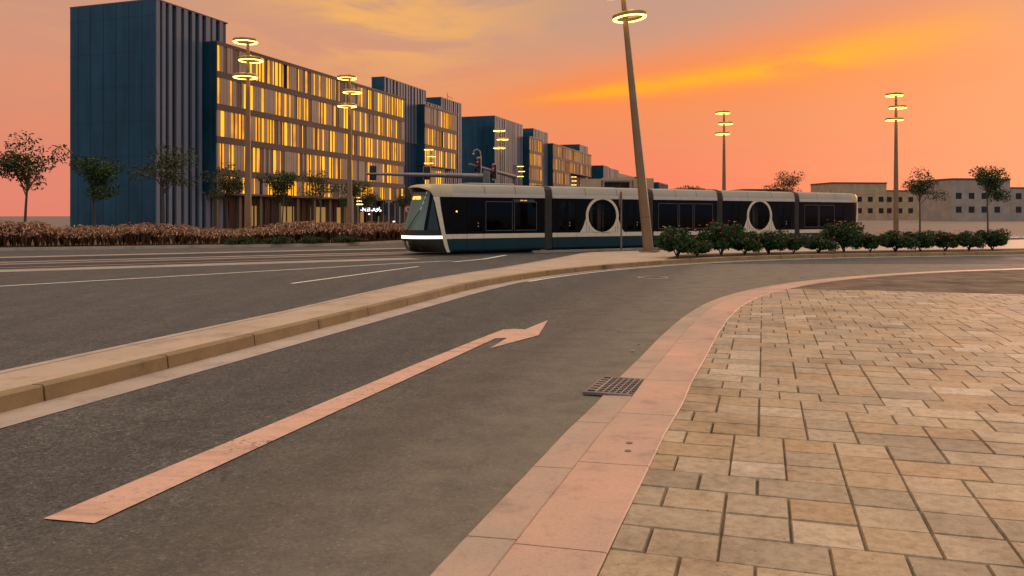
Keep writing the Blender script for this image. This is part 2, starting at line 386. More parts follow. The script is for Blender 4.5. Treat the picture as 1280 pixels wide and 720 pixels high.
# golden cloud, upper left of the view
gm = mt('MULTIPLY', gauss(az, -8.5, 7.5), gauss(el, 13.4, 3.6)); gm = mt('MULTIPLY', gm, smooth(mt('ADD', mt('MULTIPLY', wisp, .6), mt('MULTIPLY', wisp3, .8)), .54, .78))
grey = mt('MULTIPLY', mt('MULTIPLY', gauss(az, -1, 9), gauss(el, 13.5, 2.4)), smooth(wisp3, .60, .42)); col = mixc(nt, mt('MULTIPLY', grey, .5), col, lin(188, 150, 132))
col = mixc(nt, mt('MULTIPLY', gm, 1.1, clamp=True), col, lin(244, 176, 96))
gm2 = mt('MULTIPLY', mt('MULTIPLY', gauss(az, -24, 9), gauss(el, 15, 4)), smooth(wisp2, .42, .68)); col = mixc(nt, mt('MULTIPLY', gm2, .5), col, lin(236, 168, 108))
# grey-mauve veil top right of the view
vm = mt('MULTIPLY', smooth(az, 0, 9), smooth(el, 9.8, 13.5)); col = mixc(nt, mt('MULTIPLY', vm, .55), col, lin(192, 148, 134))
# orange glow and yellow streak
cen = mt('ADD', 7.75, mt('MULTIPLY', az, .12)); cen = mt('ADD', cen, mt('MULTIPLY', mt('SUBTRACT', wisp, .5), 1.6))
amp = mt('MULTIPLY', smooth(az, -5.5, 5.5), smooth(az, 44, 20))
wd1 = mt('ADD', 1.25, mt('MULTIPLY', mt('MAXIMUM', az, 0), .09))
q = mt('DIVIDE', mt('SUBTRACT', el, cen), wd1); g1 = mt('EXPONENT', mt('MULTIPLY', mt('MULTIPLY', q, q), -1.0))
col = mixc(nt, mt('MULTIPLY', mt('MULTIPLY', g1, amp), .75), col, lin(255, 132, 52))
wd2 = mt('ADD', .30, mt('MULTIPLY', mt('MAXIMUM', az, 0), .032))
q = mt('DIVIDE', mt('SUBTRACT', el, cen), wd2); g2 = mt('EXPONENT', mt('MULTIPLY', mt('MULTIPLY', q, q), -1.0))
amp2 = mt('MULTIPLY', smooth(az, -1.5, 8), smooth(az, 36, 18)); amp2 = mt('MULTIPLY', amp2, smooth(wisp2, .22, .5))
col = mixc(nt, mt('MULTIPLY', mt('MULTIPLY', g2, amp2), 1.0), col, lin(255, 172, 10))
# darker wisps low
dm = mt('MULTIPLY', smooth(wisp2, .5, .75), gauss(el, 6.0, 3.5)); col = mixc(nt, mt('MULTIPLY', dm, .22), col, lin(255, 128, 84))
# behind the viewer: blue hour
back = smooth(Y, .45, -.35)
bt = mt('DIVIDE', el, 60, clamp=True)
bcol = ramp(nt, bt, [(0, (.16, .23, .34)), (.2, (.20, .27, .38)), (.5, (.68, .62, .58)), (1, (1.55, 1.28, 1.05))])
col = mixc(nt, back, col, bcol.outputs['Color'])
# below the horizon
gr = smooth(Z, -.002, -.03); col = mixc(nt, gr, col, (.10, .08, .07, 1))
sky = nt.nodes.new('ShaderNodeTexSky'); sky.sky_type = 'NISHITA'; sky.sun_disc = False
SUN_EL, SUN_AZ = 9.0, 34.0
sky.sun_elevation = R(SUN_EL); sky.sun_rotation = R(SUN_AZ)
b1 = nt.nodes.new('ShaderNodeBackground'); link(nt, col, b1.inputs[0]); b1.inputs[1].default_value = 1.0
b2 = nt.nodes.new('ShaderNodeBackground'); link(nt, sky.outputs[0], b2.inputs[0]); b2.inputs[1].default_value = .004
ad = nt.nodes.new('ShaderNodeAddShader'); link(nt, b1.outputs[0], ad.inputs[0]); link(nt, b2.outputs[0], ad.inputs[1])
wo = nt.nodes.new('ShaderNodeOutputWorld'); link(nt, ad.outputs[0], wo.inputs[0])
sl = bpy.data.lights.new('sun', 'SUN'); sl.energy = .45; sl.angle = R(12); sl.color = (1, .58, .36)
so = bpy.data.objects.new('sun', sl); COL.objects.link(so)
dv = Vector((math.sin(R(SUN_AZ))*math.cos(R(SUN_EL)), math.cos(R(SUN_AZ))*math.cos(R(SUN_EL)), math.sin(R(SUN_EL))))
so.rotation_euler = dv.to_track_quat('Z', 'Y').to_euler()
S.view_settings.view_transform = 'Standard'; S.view_settings.look = 'None'; S.view_settings.exposure = 0; S.view_settings.gamma = 1

# ------------------------------------------------------------------ ground and roads
def poly(name, pts, z, mat, thick=0):
    mb = MB(); n = len(pts)
    top = [(p[0], p[1], z) for p in pts]
    mb.add(top, [tuple(range(n))])
    if thick:
        bot = [(p[0], p[1], z-thick) for p in pts]
        mb.add(top+bot, [(i, i+n, (i+1) % n+n, (i+1) % n) for i in range(n)])
    return mb.build(name, mat)
def line_pts(seg, hdg):   # helper: heading in degrees from +Y
    return (math.sin(R(hdg)), math.cos(R(hdg)))
def strip_mb(mb, pts, wl, wr, z, m=0):
    rows = []
    for i, p in enumerate(pts):
        a = pts[max(i-1, 0)]; b = pts[min(i+1, len(pts)-1)]
        d = Vector((b[0]-a[0], b[1]-a[1])).normalized(); n = Vector((d.y, -d.x))
        L = wl[i] if hasattr(wl, '__len__') else wl; Rr = wr[i] if hasattr(wr, '__len__') else wr
        rows.append([(p[0]+n.x*L, p[1]+n.y*L, z), (p[0]+n.x*Rr, p[1]+n.y*Rr, z)])
    return mb.grid(rows, m, flip=True)
def offs(pts, o):
    out = []
    for i, p in enumerate(pts):
        a = pts[max(i-1, 0)]; b = pts[min(i+1, len(pts)-1)]
        d = Vector((b[0]-a[0], b[1]-a[1])).normalized()
        out.append((p[0]+d.y*o, p[1]-d.x*o))
    return out
def curve(start, hdg, segs, step=.35):
    """segs: (length, curvature deg/m)"""
    x, y = start; h = hdg; pts = [(x, y)]
    for L, k in segs:
        n = max(1, int(round(L/step))); ds = L/n
        for _ in range(n):
            h += k*ds; x += math.sin(R(h))*ds; y += math.cos(R(h))*ds; pts.append((x, y))
    return pts
def resample(pts, gap):
    out = [pts[0]]; acc = 0
    for a, b in zip(pts, pts[1:]):
        d = math.dist(a, b)
        while acc+d >= gap:
            t = (gap-acc)/d; a = (a[0]+(b[0]-a[0])*t, a[1]+(b[1]-a[1])*t); out.append(a); d = math.dist(a, b); acc = 0
        acc += d
    return out

g = MB(); g.quad((-3000, -1500, -.03), (3000, -1500, -.03), (3000, 5000, -.03), (-3000, 5000, -.03))
tag(g.build('ground', M['plaza']), kind='structure')
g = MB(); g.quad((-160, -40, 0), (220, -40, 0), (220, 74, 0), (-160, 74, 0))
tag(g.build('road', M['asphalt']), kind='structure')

# median kerb line K (right-hand edge of the island, facing the slip lane)
hK = 16.0
pre = [(-2.69-math.sin(R(hK))*L, 13.77-math.cos(R(hK))*L) for L in [20-.5*i for i in range(40)]]
K = pre+curve((-2.69, 13.77), hK, [(4.9, -.05), (25, 2.34), (60, 0)])
# far edge
FE = [(-3.87-math.sin(R(15))*L, 13.77-math.cos(R(15))*L) for L in (20, 15, 10, 5)]+[(-3.87, 13.77), (-3.25, 16.5), (-2.3, 20.4), (-1.35, 23), (-.3, 25.6), (1.05, 29.5), (2.35, 33.4), (2.95, 35.3), (3.45, 36.35), (4.3, 37.05), (6.6, 38.5), (30, 53.2), (60, 72)]
Kin = offs(K, -.16)
isl = [(p[0], p[1]) for p in FE]+list(reversed([p for p in Kin if p[0] < 62]))
top = poly('traffic_island', isl, .15, M['island'], .15); tag(top, kind='structure')
# far edge kerb stones of the island: slim pale line
mb = MB(); strip_mb(mb, FE, -.002, .13, .154); tag(mb.build('island_far_kerb', M['gutter']), kind='structure')
# ochre kerb stones
mb = MB()
stones = resample(K, 1.72)
for a, b in zip(stones, stones[1:]):
    seg = [a] + [p for p in K if 0 < (p[0]-a[0])*(b[0]-a[0])+(p[1]-a[1])*(b[1]-a[1]) < math.dist(a, b)**2] + [b]
    d = Vector((b[0]-a[0], b[1]-a[1])); L = d.length; d.normalize(); n = Vector((d.y, -d.x)); gp = .012
    a2 = (a[0]+d.x*gp, a[1]+d.y*gp); b2 = (b[0]-d.x*gp, b[1]-d.y*gp)
    mid = seg[1:-1]; line = [a2]+mid+[b2]
    rows = []
    for i, p in enumerate(line):
        q0 = line[max(i-1, 0)]; q1 = line[min(i+1, len(line)-1)]
        dd = Vector((q1[0]-q0[0], q1[1]-q0[1])).normalized(); nn = Vector((dd.y, -dd.x))
        P = lambda o, z: (p[0]+nn.x*o, p[1]+nn.y*o, z)
        rows.append([P(-.158, .0), P(-.158, .156), P(-.03, .158), P(-.005, .145), P(.012, .0)])
    mb.grid(rows, 0, flip=True)
    for r_ in (rows[0], rows[-1]): mb.add(r_, [tuple(range(5))])
for i in range(0): pass
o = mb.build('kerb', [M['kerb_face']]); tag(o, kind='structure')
mb = MB(); strip_mb(mb, K, -.17, -.02, .10); tag(mb.build('kerb_bedding', M['joint']), kind='structure')
# gutter and edge line
n0 = len(K); wR = []
for p in K:
    wR.append(.47 if p[1] < 20 else max(.20, .47-(p[1]-20)*.05))
mb = MB(); strip_mb(mb, K, 0.0, wR, .005); tag(mb.build('gutter', M['gutter']), kind='structure')
ln = [p for p in offs(K, .45) if p[1] > 21.6]
mb = MB(); strip_mb(mb, ln, -.06, .07, .010); tag(mb.build('edge_line', M['white']), kind='structure')
ln2 = [p for p in offs(K, .16) if p[1] > 24]
mb = MB(); strip_mb(mb, ln2, 0, .045, .011); tag(mb.build('edge_line', M['white']), kind='structure')

# right turn arrow
arrow = [(-2.12, 6.0), (-1.82, 6.05), (-1.5, 7.68), (-.75, 10.1), (-.232, 11.72), (.02, 11.72), (-.30, 10.88), (.21, 12.62), (.60, 13.80), (.17, 12.62+.42), (.02, 12.62), (-.15, 12.66), (-.30, 12.35), (-1.66, 8.1)]
arrow = [(-2.70, 4.75), (-2.37, 4.68), (-1.47, 7.68), (-.88, 9.62), (-.36, 11.35), (-.24, 11.74), (-.069, 11.80), (-.293, 10.86), (.387, 12.05), (.60, 13.80), (.20, 12.68), (.02, 12.74), (-.14, 12.66), (-.30, 12.2), (-.44, 11.8), (-1.12, 9.75), (-1.64, 8.1)]
o = poly('lane_arrow', arrow, .008, M['paint']); tag(o, kind='structure')

# near kerb, right-hand side
near_pts = [(-.397-.305*4.8, 4.01-4.8), (-.397-.305*2, 2.01)] + [(-.397, 4.01), (-.149, 4.81), (.042, 5.41), (.433, 6.66), (.768, 7.64), (1.09, 8.7), (1.62, 10.3), (2.12, 11.85), (2.64, 13.36)]
NE = []
for a, b in zip(near_pts, near_pts[1:]):
    n = max(1, int(math.dist(a, b)/.3)); NE += [(a[0]+(b[0]-a[0])*i/n, a[1]+(b[1]-a[1])*i/n) for i in range(n)]
NE += curve((2.64, 13.36), 19, [(3, 1.5), (15.5, 2.95), (60, 0)])
def slab_row(name, o0, o1, z0, z1, gap, mat, start=0.0, jw=.006):
    mb = MB(); pts = resample(NE, .1); n = int(gap/.1); i = int(start/.1)
    while i < len(pts)-n-1:
        seg = pts[i:i+n+1]; rows = []
        for k, p in enumerate(seg):
            a = pts[max(i+k-1, 0)]; b = pts[i+k+1]; d = Vector((b[0]-a[0], b[1]-a[1])).normalized(); nn = Vector((d.y, -d.x))
            sh = jw if k == 0 else (-jw if k == n else 0)
            jit = (random.random()-.5)*.004
            P = lambda o, z: (p[0]+nn.x*o+d.x*sh, p[1]+nn.y*o+d.y*sh, z)
            rows.append([P(o0+.0+jit, 0), P(o0+.004+jit, z0-.008), P(o0+.014+jit, z0), P(o1-.012, z1), P(o1-.004, z1-.008), P(o1-.003, 0)])
        mb.grid(rows, 0, flip=True)
        for r_ in (rows[0], rows[-1]): mb.add(r_, [tuple(range(6))])
        i += n
    return mb.build(name, mat)
tag(slab_row('kerb_channel', 0, .30, .018, .030, 1.3, M['kerb_slab2'], .35), kind='structure')
tag(slab_row('kerb_slab', .30, .80, .050, .061, 1.5, M['kerb_slab'], .9), kind='structure')
mb = MB(); strip_mb(mb, NE, .01, .80, .012); tag(mb.build('kerb_bedding', M['joint']), kind='structure')

# paved footway to the right of the kerb
E2 = offs(NE, .79)
foot = [p for p in E2]+[(120, 60), (120, -20), (E2[0][0], -20)]
tag(poly('footway_bed', foot, .028, M['jointsand']), kind='structure')
mb = MB(); rnd = []
kd = Vector((.292, .956)).normalized(); kn = Vector((kd.y, -kd.x)); org = Vector((E2[0][0], E2[0][1]))
from bisect import bisect
def side_of(p):    # signed distance right of the E2 line
    best = 1e9; sg = 0
    for a, b in zip(E2c, E2c[1:]):
        dx, dy = b[0]-a[0], b[1]-a[1]; L2 = dx*dx+dy*dy; t = max(0, min(1, ((p[0]-a[0])*dx+(p[1]-a[1])*dy)/L2))
        q = (a[0]+dx*t-p[0], a[1]+dy*t-p[1]); d = q[0]**2+q[1]**2
        if d < best: best = d; sg = (p[0]-a[0])*dy-(p[1]-a[1])*dx
    return math.copysign(math.sqrt(best), sg)
E2c = resample(E2, .9)
row_d = .352
for j in range(0, 62):
    off = 0 if j % 2 else -.18
    x = off
    while x < 19:
        wd = .36 if random.random() > .22 else .54
        c = org+kd*(j*row_d+row_d/2-.15)+kn*(x+wd/2)
        x0 = x; x += wd
        if c.x/max(c.y, .5) > .75 or c.y < 1.5: continue
        s_ = side_of(c)
        if s_ < -.16: continue
        gp = random.choice((.003, .004, .005, .007)); h = .048+random.uniform(-.0025, .0025); t1 = random.uniform(-.0022, .0022); t2 = random.uniform(-.0022, .0022)
        if x0 < .0: x0 = max(x0, -.0)
        def PP(u, v, z): q_ = org+kd*v+kn*u; return (q_.x, q_.y, z)
        v0 = j*row_d-.15+gp; v1 = v0+row_d-2*gp; u0 = x0+gp; u1 = x0+wd-gp if x0 > 0 or off == 0 else off+wd-gp
        if u1-u0 < .05: continue
        c_ = .006
        mb.add([PP(u0, v0, .028), PP(u1, v0, .028), PP(u1, v1, .028), PP(u0, v1, .028), PP(u0+c_, v0+c_, h+t1), PP(u1-c_, v0+c_, h+t2), PP(u1-c_, v1-c_, h-t1), PP(u0+c_, v1-c_, h-t2)],
               [(4, 5, 6, 7), (0, 1, 5, 4), (1, 2, 6, 5), (2, 3, 7, 6), (3, 0, 4, 7)])
        rnd += [random.random()]*5
o = mb.build('footway', M['paver']); tag(o, kind='structure')
at = o.data.attributes.new('rnd', 'FLOAT', 'FACE'); at.data.foreach_set('value', rnd)

# drain grate
ga = Vector((.92, 8.83)); gb = Vector((1.39, 8.66)); gd = Vector((.70, 8.05)); gx = (gb-ga); gy = (gd-ga)
gr_ = empty('drain_grate', (gd.x, gd.y, .010), math.atan2(gx.y, gx.x)); gw = gx.length; gl = gy.length
tag(gr_, 'square cast iron drain grate set in the kerb beside the slip lane', 'drain grate')
mb = MB(); mb.box(0, gw, 0, gl, .0, .024); mb.build('pit', M['iron_hole'], gr_)  # solid black block in place of the shade down the drain
mb = MB(); t_ = .025
mb.box(-.01, gw+.01, -.01, t_, .0, .030).box(-.01, gw+.01, gl-t_, gl+.01, .0, .030).box(-.01, t_-.002, t_, gl-t_, .0, .030).box(gw-t_+.002, gw+.01, t_, gl-t_, .0, .030)
mb.build('frame', M['iron'], gr_, bevel=.003)
mb = MB()
for i in range(1, 7):
    y = t_+(gl-2*t_)*i/7.0
    mb.box(t_, .10, y-.018, y+.018, .024, .029)
mb.box(.10, .118, t_, gl-t_, .024, .029)
nb = 9
for i in range(nb+1):                                    # wavy bars running across
    y = t_+(gl-2*t_)*i/nb
    pts = []
    for k in range(13):
        u = .118+(gw-.118-t_)*k/12; yy = y+(.5 if k % 2 else -.5)*.034
        pts.append((u, min(max(yy, t_), gl-t_)))
    for a, b in zip(pts, pts[1:]):
        mb.quad((a[0], a[1]-.007, .029), (b[0], b[1]-.007, .029), (b[0], b[1]+.007, .029), (a[0], a[1]+.007, .029))
        mb.quad((a[0], a[1]-.007, .024), (b[0], b[1]-.007, .024), (b[0], b[1]-.007, .029), (a[0], a[1]-.007, .029))
for k in range(1, 6):
    u = .118+(gw-.118-t_)*k/6; mb.box(u-.006, u+.006, t_, gl-t_, .024, .028)
mb.build('grille', M['iron_bar'], gr_)
# manhole
mh = empty('manhole_cover', (4.0, 23.4, .004), .3); tag(mh, 'round worn manhole cover sunk in the asphalt far along the slip lane', 'manhole cover')
mb = MB(); mb.ring((0, 0, .004), .40, .03, sz=.25); mb.build('rim', M['gutter'], mh, True)
mb = MB(); mb.tube([(0, 0, 0), (0, 0, .008)], .375, 32)
for i in range(-4, 5): mb.box(-.3, .3, i*.07-.012, i*.07+.012, .008, .013)
mb.build('lid', M['iron'], mh)
for (x, y) in ((.875, 6.15), (.835, 5.94)):
    o = MB().tube([(x, y, .045), (x, y, .0615)], .024, 16).build('lifting_hole_plug', M['iron'])
    tag(o, 'small dark round plug in the kerb slab, '+('the farther of the two' if y > 6 else 'the nearer of the two'), 'plug', 'plugs in the kerb slab')
for i, (x, y, s_) in enumerate(((1.72, 11.2, .022), (1.55, 10.6, .026))):
    mb = MB()
    rows = []
    for a in range(5):
        ph = math.pi*a/4; rows.append([(x+s_*math.sin(ph)*math.cos(b*math.pi/4)*(1+.3*math.sin(b*3+i)), y+s_*math.sin(ph)*math.sin(b*math.pi/4), .008+s_*.5*(1-math.cos(ph))*.9) for b in range(8)])
    mb.grid(rows, closed=True)
    tag(mb.build('pebble', M['pebble'], smooth=True), ['pale pebble lying on the asphalt by the near kerb, farther one', 'pebble lying on the asphalt by the near kerb, nearer one'][i], 'pebble', 'pebbles by the kerb')

# painted lines of the junction
def gp(px, py, h=0):
    Yd = F*(EYE-h)/(py-HY); return ((px-CX)*Yd/F, Yd)
def paintline(name, pix, wd, mat='white', z=.008, ext=None):
    pts = [gp(*p) for p in pix]
    if ext:
        a, b = Vector(pts[0]), Vector(pts[1]); d = (a-b).normalized(); pts = [tuple(a+d*ext)]+pts
    mb = MB(); strip_mb(mb, pts, -wd/2, wd/2, z); return tag(mb.build(name, M[mat]), kind='structure')
paintline('lane_line', [(438, 344.7), (480, 339), (523, 333.3)], .14, ext=3)
paintline('lane_line', [(438, 332.9), (485, 330.2), (533, 327.7), (566, 326.2)], .16, ext=14)
paintline('lane_line', [(567, 327.5), (605, 324), (620, 321.3), (632.5, 319)], .2)
def lp(s, w, z=0):   # tram frame -> world
    return (-1.82+.846*s-.532*w, 37.6+.532*s+.846*w, z)
def tstrip(name, w0, w1, s0, s1, z, mat):
    mb = MB(); mb.quad(lp(s0, w0, z), lp(s1, w0, z), lp(s1, w1, z), lp(s0, w1, z)); return tag(mb.build(name, M[mat]), kind='structure')
tstrip('trackbed', -.75, 3.4, -70, 90, .004, 'trackbed')
tstrip('trackbed', 4.2, 7.4, -70, 90, .004, 'trackbed')
tstrip('track_margin', -2.6, -1.25, -70, -3.8, .005, 'strip')
tstrip('track_margin', -.35, -.12, -70, -2.6, .009, 'strip')
tstrip('track_margin', 1.75, 2.6, -70, 60, .009, 'strip')
tstrip('track_margin', 3.45, 4.1, -70, 60, .006, 'strip')
tstrip('track_margin', 7.5, 8.6, -70, 60, .006, 'strip')
for w0 in (.58, 2.02, 4.95, 6.4):
    mb = MB(); 
    a, b, c, d = lp(-70, w0), lp(90, w0), lp(90, w0+.07), lp(-70, w0+.07)
    mb.add([(*p[:2], .004) for p in (a, b, c, d)]+[(*p[:2], .02) for p in (a, b, c, d)], [(4, 5, 6, 7), (0, 1, 5, 4), (2, 3, 7, 6)])
    tag(mb.build('rail', M['rail']), kind='structure')
# low pale kerb beside the track, in front of the tram
mb = MB(); q = [lp(3.1, -.42), lp(60, -.30), lp(60, -.16), lp(3.1, -.26)]
mb.add([(*p[:2], 0) for p in q]+[(*p[:2], .11) for p in q], [(4, 5, 6, 7), (0, 1, 5, 4), (1, 2, 6, 5), (2, 3, 7, 6), (3, 0, 4, 7)])
tag(mb.build('track_kerb', M['strip']), kind='structure')

# ------------------------------------------------------------------ the tram
TW = 2.65
tram = empty('tram', (-1.82, 37.6, 0), math.atan2(.532, .846))
tag(tram, 'long black, teal and cream tram with a glowing headlight strip crossing the junction', 'tram')
def interp(x, tab):
    if x <= tab[0][0]: return tab[0][1]
    for (a, va), (b, vb) in zip(tab, tab[1:]):
        if x <= b: return va+(vb-va)*(x-a)/(b-a)
    return tab[-1][1]
LT = [(.12, 1.35), (.25, 1.55), (.45, 1.72), (.72, 1.76), (.93, 1.74), (1.5, 1.62), (2.2, 1.44), (2.9, 1.26), (3.2, 1.22)]
PI_ = [(.12, 9), (.9, 14), (1.6, 21), (2.35, 31), (2.7, 39), (2.9, 48)]       # inner edge of cream pillar (deg)
PO_ = [(.12, 4), (.9, 8.5), (1.6, 14), (2.35, 21), (2.6, 23.5)]                  # outer edge
ROOFP = [(2.61, 0, 0), (2.875, .02, .02), (3.14, .12, .12), (3.19, .33, .3), (3.215, .68, .6), (3.225, 1.15, 1.0)]
PW = .85
def nose(a, z, inset=0.0, X0=-1.0, sg=1, T=0.0, Lx=None):
    """a in degrees 0..180; sg -1 mirrors in s about T"""
    L = (Lx if Lx is not None else interp(z, LT))-inset; hw = TW/2-inset
    s = X0-max(L, .02)*(abs(math.sin(R(a))))**PW
    w = TW/2-hw*math.copysign(abs(math.cos(R(a)))**PW, math.cos(R(a)))
    if sg < 0: s = T-s
    return (s, w, z)
def zl(a):   # lower edge of the hood above angle a
    a = min(a, 180-a)
    return interp(a, [(0, 2.61), (36, 2.61), (40, 2.74), (46, 2.87), (56, 2.97), (70, 3.03), (90, 3.05)])
def side_range(mb_rows_z, a0f, a1f, inset, n, **kw):
    rows = []
    for z in mb_rows_z:
        a0, a1 = a0f(z), a1f(z); rows.append([nose(a0+(a1-a0)*k/n, z, inset, **kw) for k in range(n+1)])
    return rows
def zs(a, b, n): return [a+(b-a)*i/n for i in range(n+1)]
def build_cab(body, sg, T):
    kw = dict(sg=sg, T=T)
    for side in (0, 1):
        cab = MB(); tealm = MB(); belt = MB()
        A = (lambda a: a) if side == 0 else (lambda a: 180-a)
        f0 = lambda z: A(0); f1 = lambda z: A(interp(z, PO_))
        tealm.grid(side_range(zs(.15, .72, 4), f0, f1, 0, 4, **kw))
        belt.grid(side_range(zs(.72, .93, 2), f0, f1, -.006, 4, **kw))
        cab.grid(side_range(zs(.93, 2.61, 10), f0, f1, .004, 4, **kw))
        tealm.build('skirt', M['t_teal'], body, True); belt.build('belt_stripe', M['t_cream'], body, True); cab.build('side_panel', M['t_black'], body, True)
    for side in (0, 1):
        A = (lambda a: a) if side == 0 else (lambda a: 180-a)
        p = MB(); zz = zs(.12, 2.61, 18)
        rows = []
        for z in zz:
            a0, a1 = interp(z, PO_), interp(z, PI_)
            rows.append([nose(A(a0), z, .05, **kw)]+[nose(A(a0+(a1-a0)*k/4), z, -.025, **kw) for k in range(5)]+[nose(A(a1), z, .09, **kw)])
        p.grid(rows); p.build('cab_pillar', M['t_cream'], body, True)
    # bumper, light strip, screens (recessed behind pillar)
    f0 = lambda z: interp(z, PI_)-.5; f1 = lambda z: 180-interp(z, PI_)+.5
    b = MB(); rows = side_range(zs(.12, .72, 6), f0, f1, .03, 40, **kw); b.grid(rows); b.grid([rows[0], [(T-(-1.0) if sg < 0 else -1.0, p[1], .12) for p in rows[0]]])
    b.build('bumper', M['t_nose'], body, True)
    b = MB(); b.grid(side_range([.735, .74, .86, .865], f0, f1, .0, 40, **kw)); b.build('headlight_strip', M['strip_light'], body, True)
    b = MB(); b.grid(side_range([.72, .735], f0, f1, .015, 40, **kw)).grid(side_range([.865, 1.12], f0, f1, .025, 40, **kw)); b.build('cowl', M['t_nose'], body, True)
    scr = MB()
    ring_ = []
    def scol(a): return [nose(a, 1.12+(min(zl(a)-.02, 2.84)-1.12)*k/8, .05+.11*k/8, **kw) for k in range(9)]
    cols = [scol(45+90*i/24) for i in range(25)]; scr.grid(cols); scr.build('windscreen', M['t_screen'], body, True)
    for side in (0, 1):
        A = (lambda a: a) if side == 0 else (lambda a: 180-a)
        def area(a0f, a1f, ins, n):
            rows = []
            for z in zs(1.12, 2.80, 12):
                a0, a1 = a0f(z), a1f(z); rows.append([nose(A(a0+(a1-a0)*k/n), z, ins+.05*(z-1.12)/1.8, **kw) for k in range(n+1)])
            return rows
        sp = MB(); sp.grid(area(lambda z: interp(z, PI_)-1, lambda z: interp(z, PI_)+2.5, .055, 2))
        sp.grid(area(lambda z: 39, lambda z: 46, .045, 3)); sp.build('corner_post', M['t_black'], body, True)
        sg_ = MB(); sg_.grid(area(lambda z: min(38.5, interp(z, PI_)+2.5), lambda z: 39.5, .062, 4)); sg_.build('cab_side_window', M['t_cabglass'], body, True)
    # recess band under the hood
    hb = MB(); rows = []
    for k in range(3):
        rows.append([nose(a, (2.80 if k == 0 else 2.80+(zl(a)+.01-2.80)*k/2) if zl(a) > 2.80 else zl(a), [.17, .13, .055][k], **kw) for a in [36+108*i/40 for i in range(41)]])
    hb.grid(rows); hb.build('visor_band', M['t_black'], body, True)
    # hood / roof front
    hd = MB(); rows = []
    for i, (z, ins, iw) in enumerate(ROOFP):
        row = []
        for k in range(49):
            a = 180*k/48; z0 = zl(a)
            fr = (z-2.61)/(3.14-2.61)
            zz = z0+(3.14-z0)*fr if z < 3.14 else z
            Lx = 1.40 if zz > 2.8 else interp(zz, LT)+.0
            Lx = max(interp(zz, LT), 1.22+.14*min(1, max(0, (zz-2.61)/.35)))
            row.append(nose(a, zz, ins-.02 if z < 3.2 else ins-.015, Lx=Lx, **kw))
        rows.append(row)
    lip = [nose(180*k/48, rows[0][k][2]+.005, .10, Lx=None, **kw) for k in range(49)]
    hd.grid([lip]+rows)
    hd.add(rows[-1], [tuple(range(49))])
    hd.build('roof_hood', M['t_goldlit'], body, True)
    # seam lines on hood are real thin gaps of dark trim
    # wiper
    wp = MB(); P = [nose(a, z, -.01, **kw) for a, z in ((84, 1.14), (77, 1.38), (71, 1.62), (63, 1.9), (58, 2.1), (54, 2.45), (51, 2.78), (50, 2.86))]
    wp.tube(P, .018, 6); wb = wp.build('wiper', M['t_black'], body)
    wq = MB(); 
    for a, z, a2, z2 in ((59.5, 2.02, 57, 2.18), (56.5, 2.25, 54.8, 2.42), (54.2, 2.50, 53, 2.64), (52.5, 2.72, 51.5, 2.84)):
        wq.tube([nose(a, z, -.03, **kw), nose(a2, z2, -.03, **kw)], .02, 6)
    wq.build('wiper_reflector', M['t_reflect'], wb)
    # led destination board inside the screen
    ld = MB()
    for r_ in range(3):
        for k in range(15):
            if random.random() < .22: continue
            a = 72+k*1.9; p = nose(a, 2.52+r_*.055, .12, **kw); ld.box(p[0]-.018, p[0]+.018, p[1]-.024, p[1]+.024, p[2]-.022, p[2]+.022)
    ld.build('destination_display', M['led'], body)
    hp = MB(); hp.grid(side_range([2.68, 2.84], lambda z: 56, lambda z: 124, .135, 20, **kw)); hp.build('header_panel', M['t_header'], body, True)
    # head lamp cluster at far front corner
    for side in (0, 1):
        A = (lambda a: a) if side == 0 else (lambda a: 180-a)
        hl = MB(); hl.grid(side_range(zs(.34, .62, 3), lambda z: A(81), lambda z: A(87), .018, 2, **kw)); hl.build('headlight', M['t_trim'], body, True)
    # driver seat, desk, pole
    sx = lambda s: (T-s if sg < 0 else s)
    def bx(mb, s0, s1, *r): a, b = sorted((sx(s0), sx(s1))); mb.box(a, b, *r)
    mb = MB(); bx(mb, -1.5, -1.05, 1.05, 1.6, .75, .9); bx(mb, -1.1, -.98, 1.05, 1.6, .9, 1.75); mb.build('driver_seat', M['t_seat'], body, bevel=.04)
    mb = MB(); bx(mb, -2.25, -1.75, .5, 2.15, .7, 1.12); mb.build('dashboard', M['t_int'], body, bevel=.05)
    mb = MB(); mb.tube([(sx(-1.25), .32, .5), (sx(-1.25), .32, 2.5)], .035, 8).tube([(sx(-1.25), .32, 2.1), (sx(-.9), .4, 2.3)], .03, 8); mb.build('grab_pole', M['t_rail'], body, True)

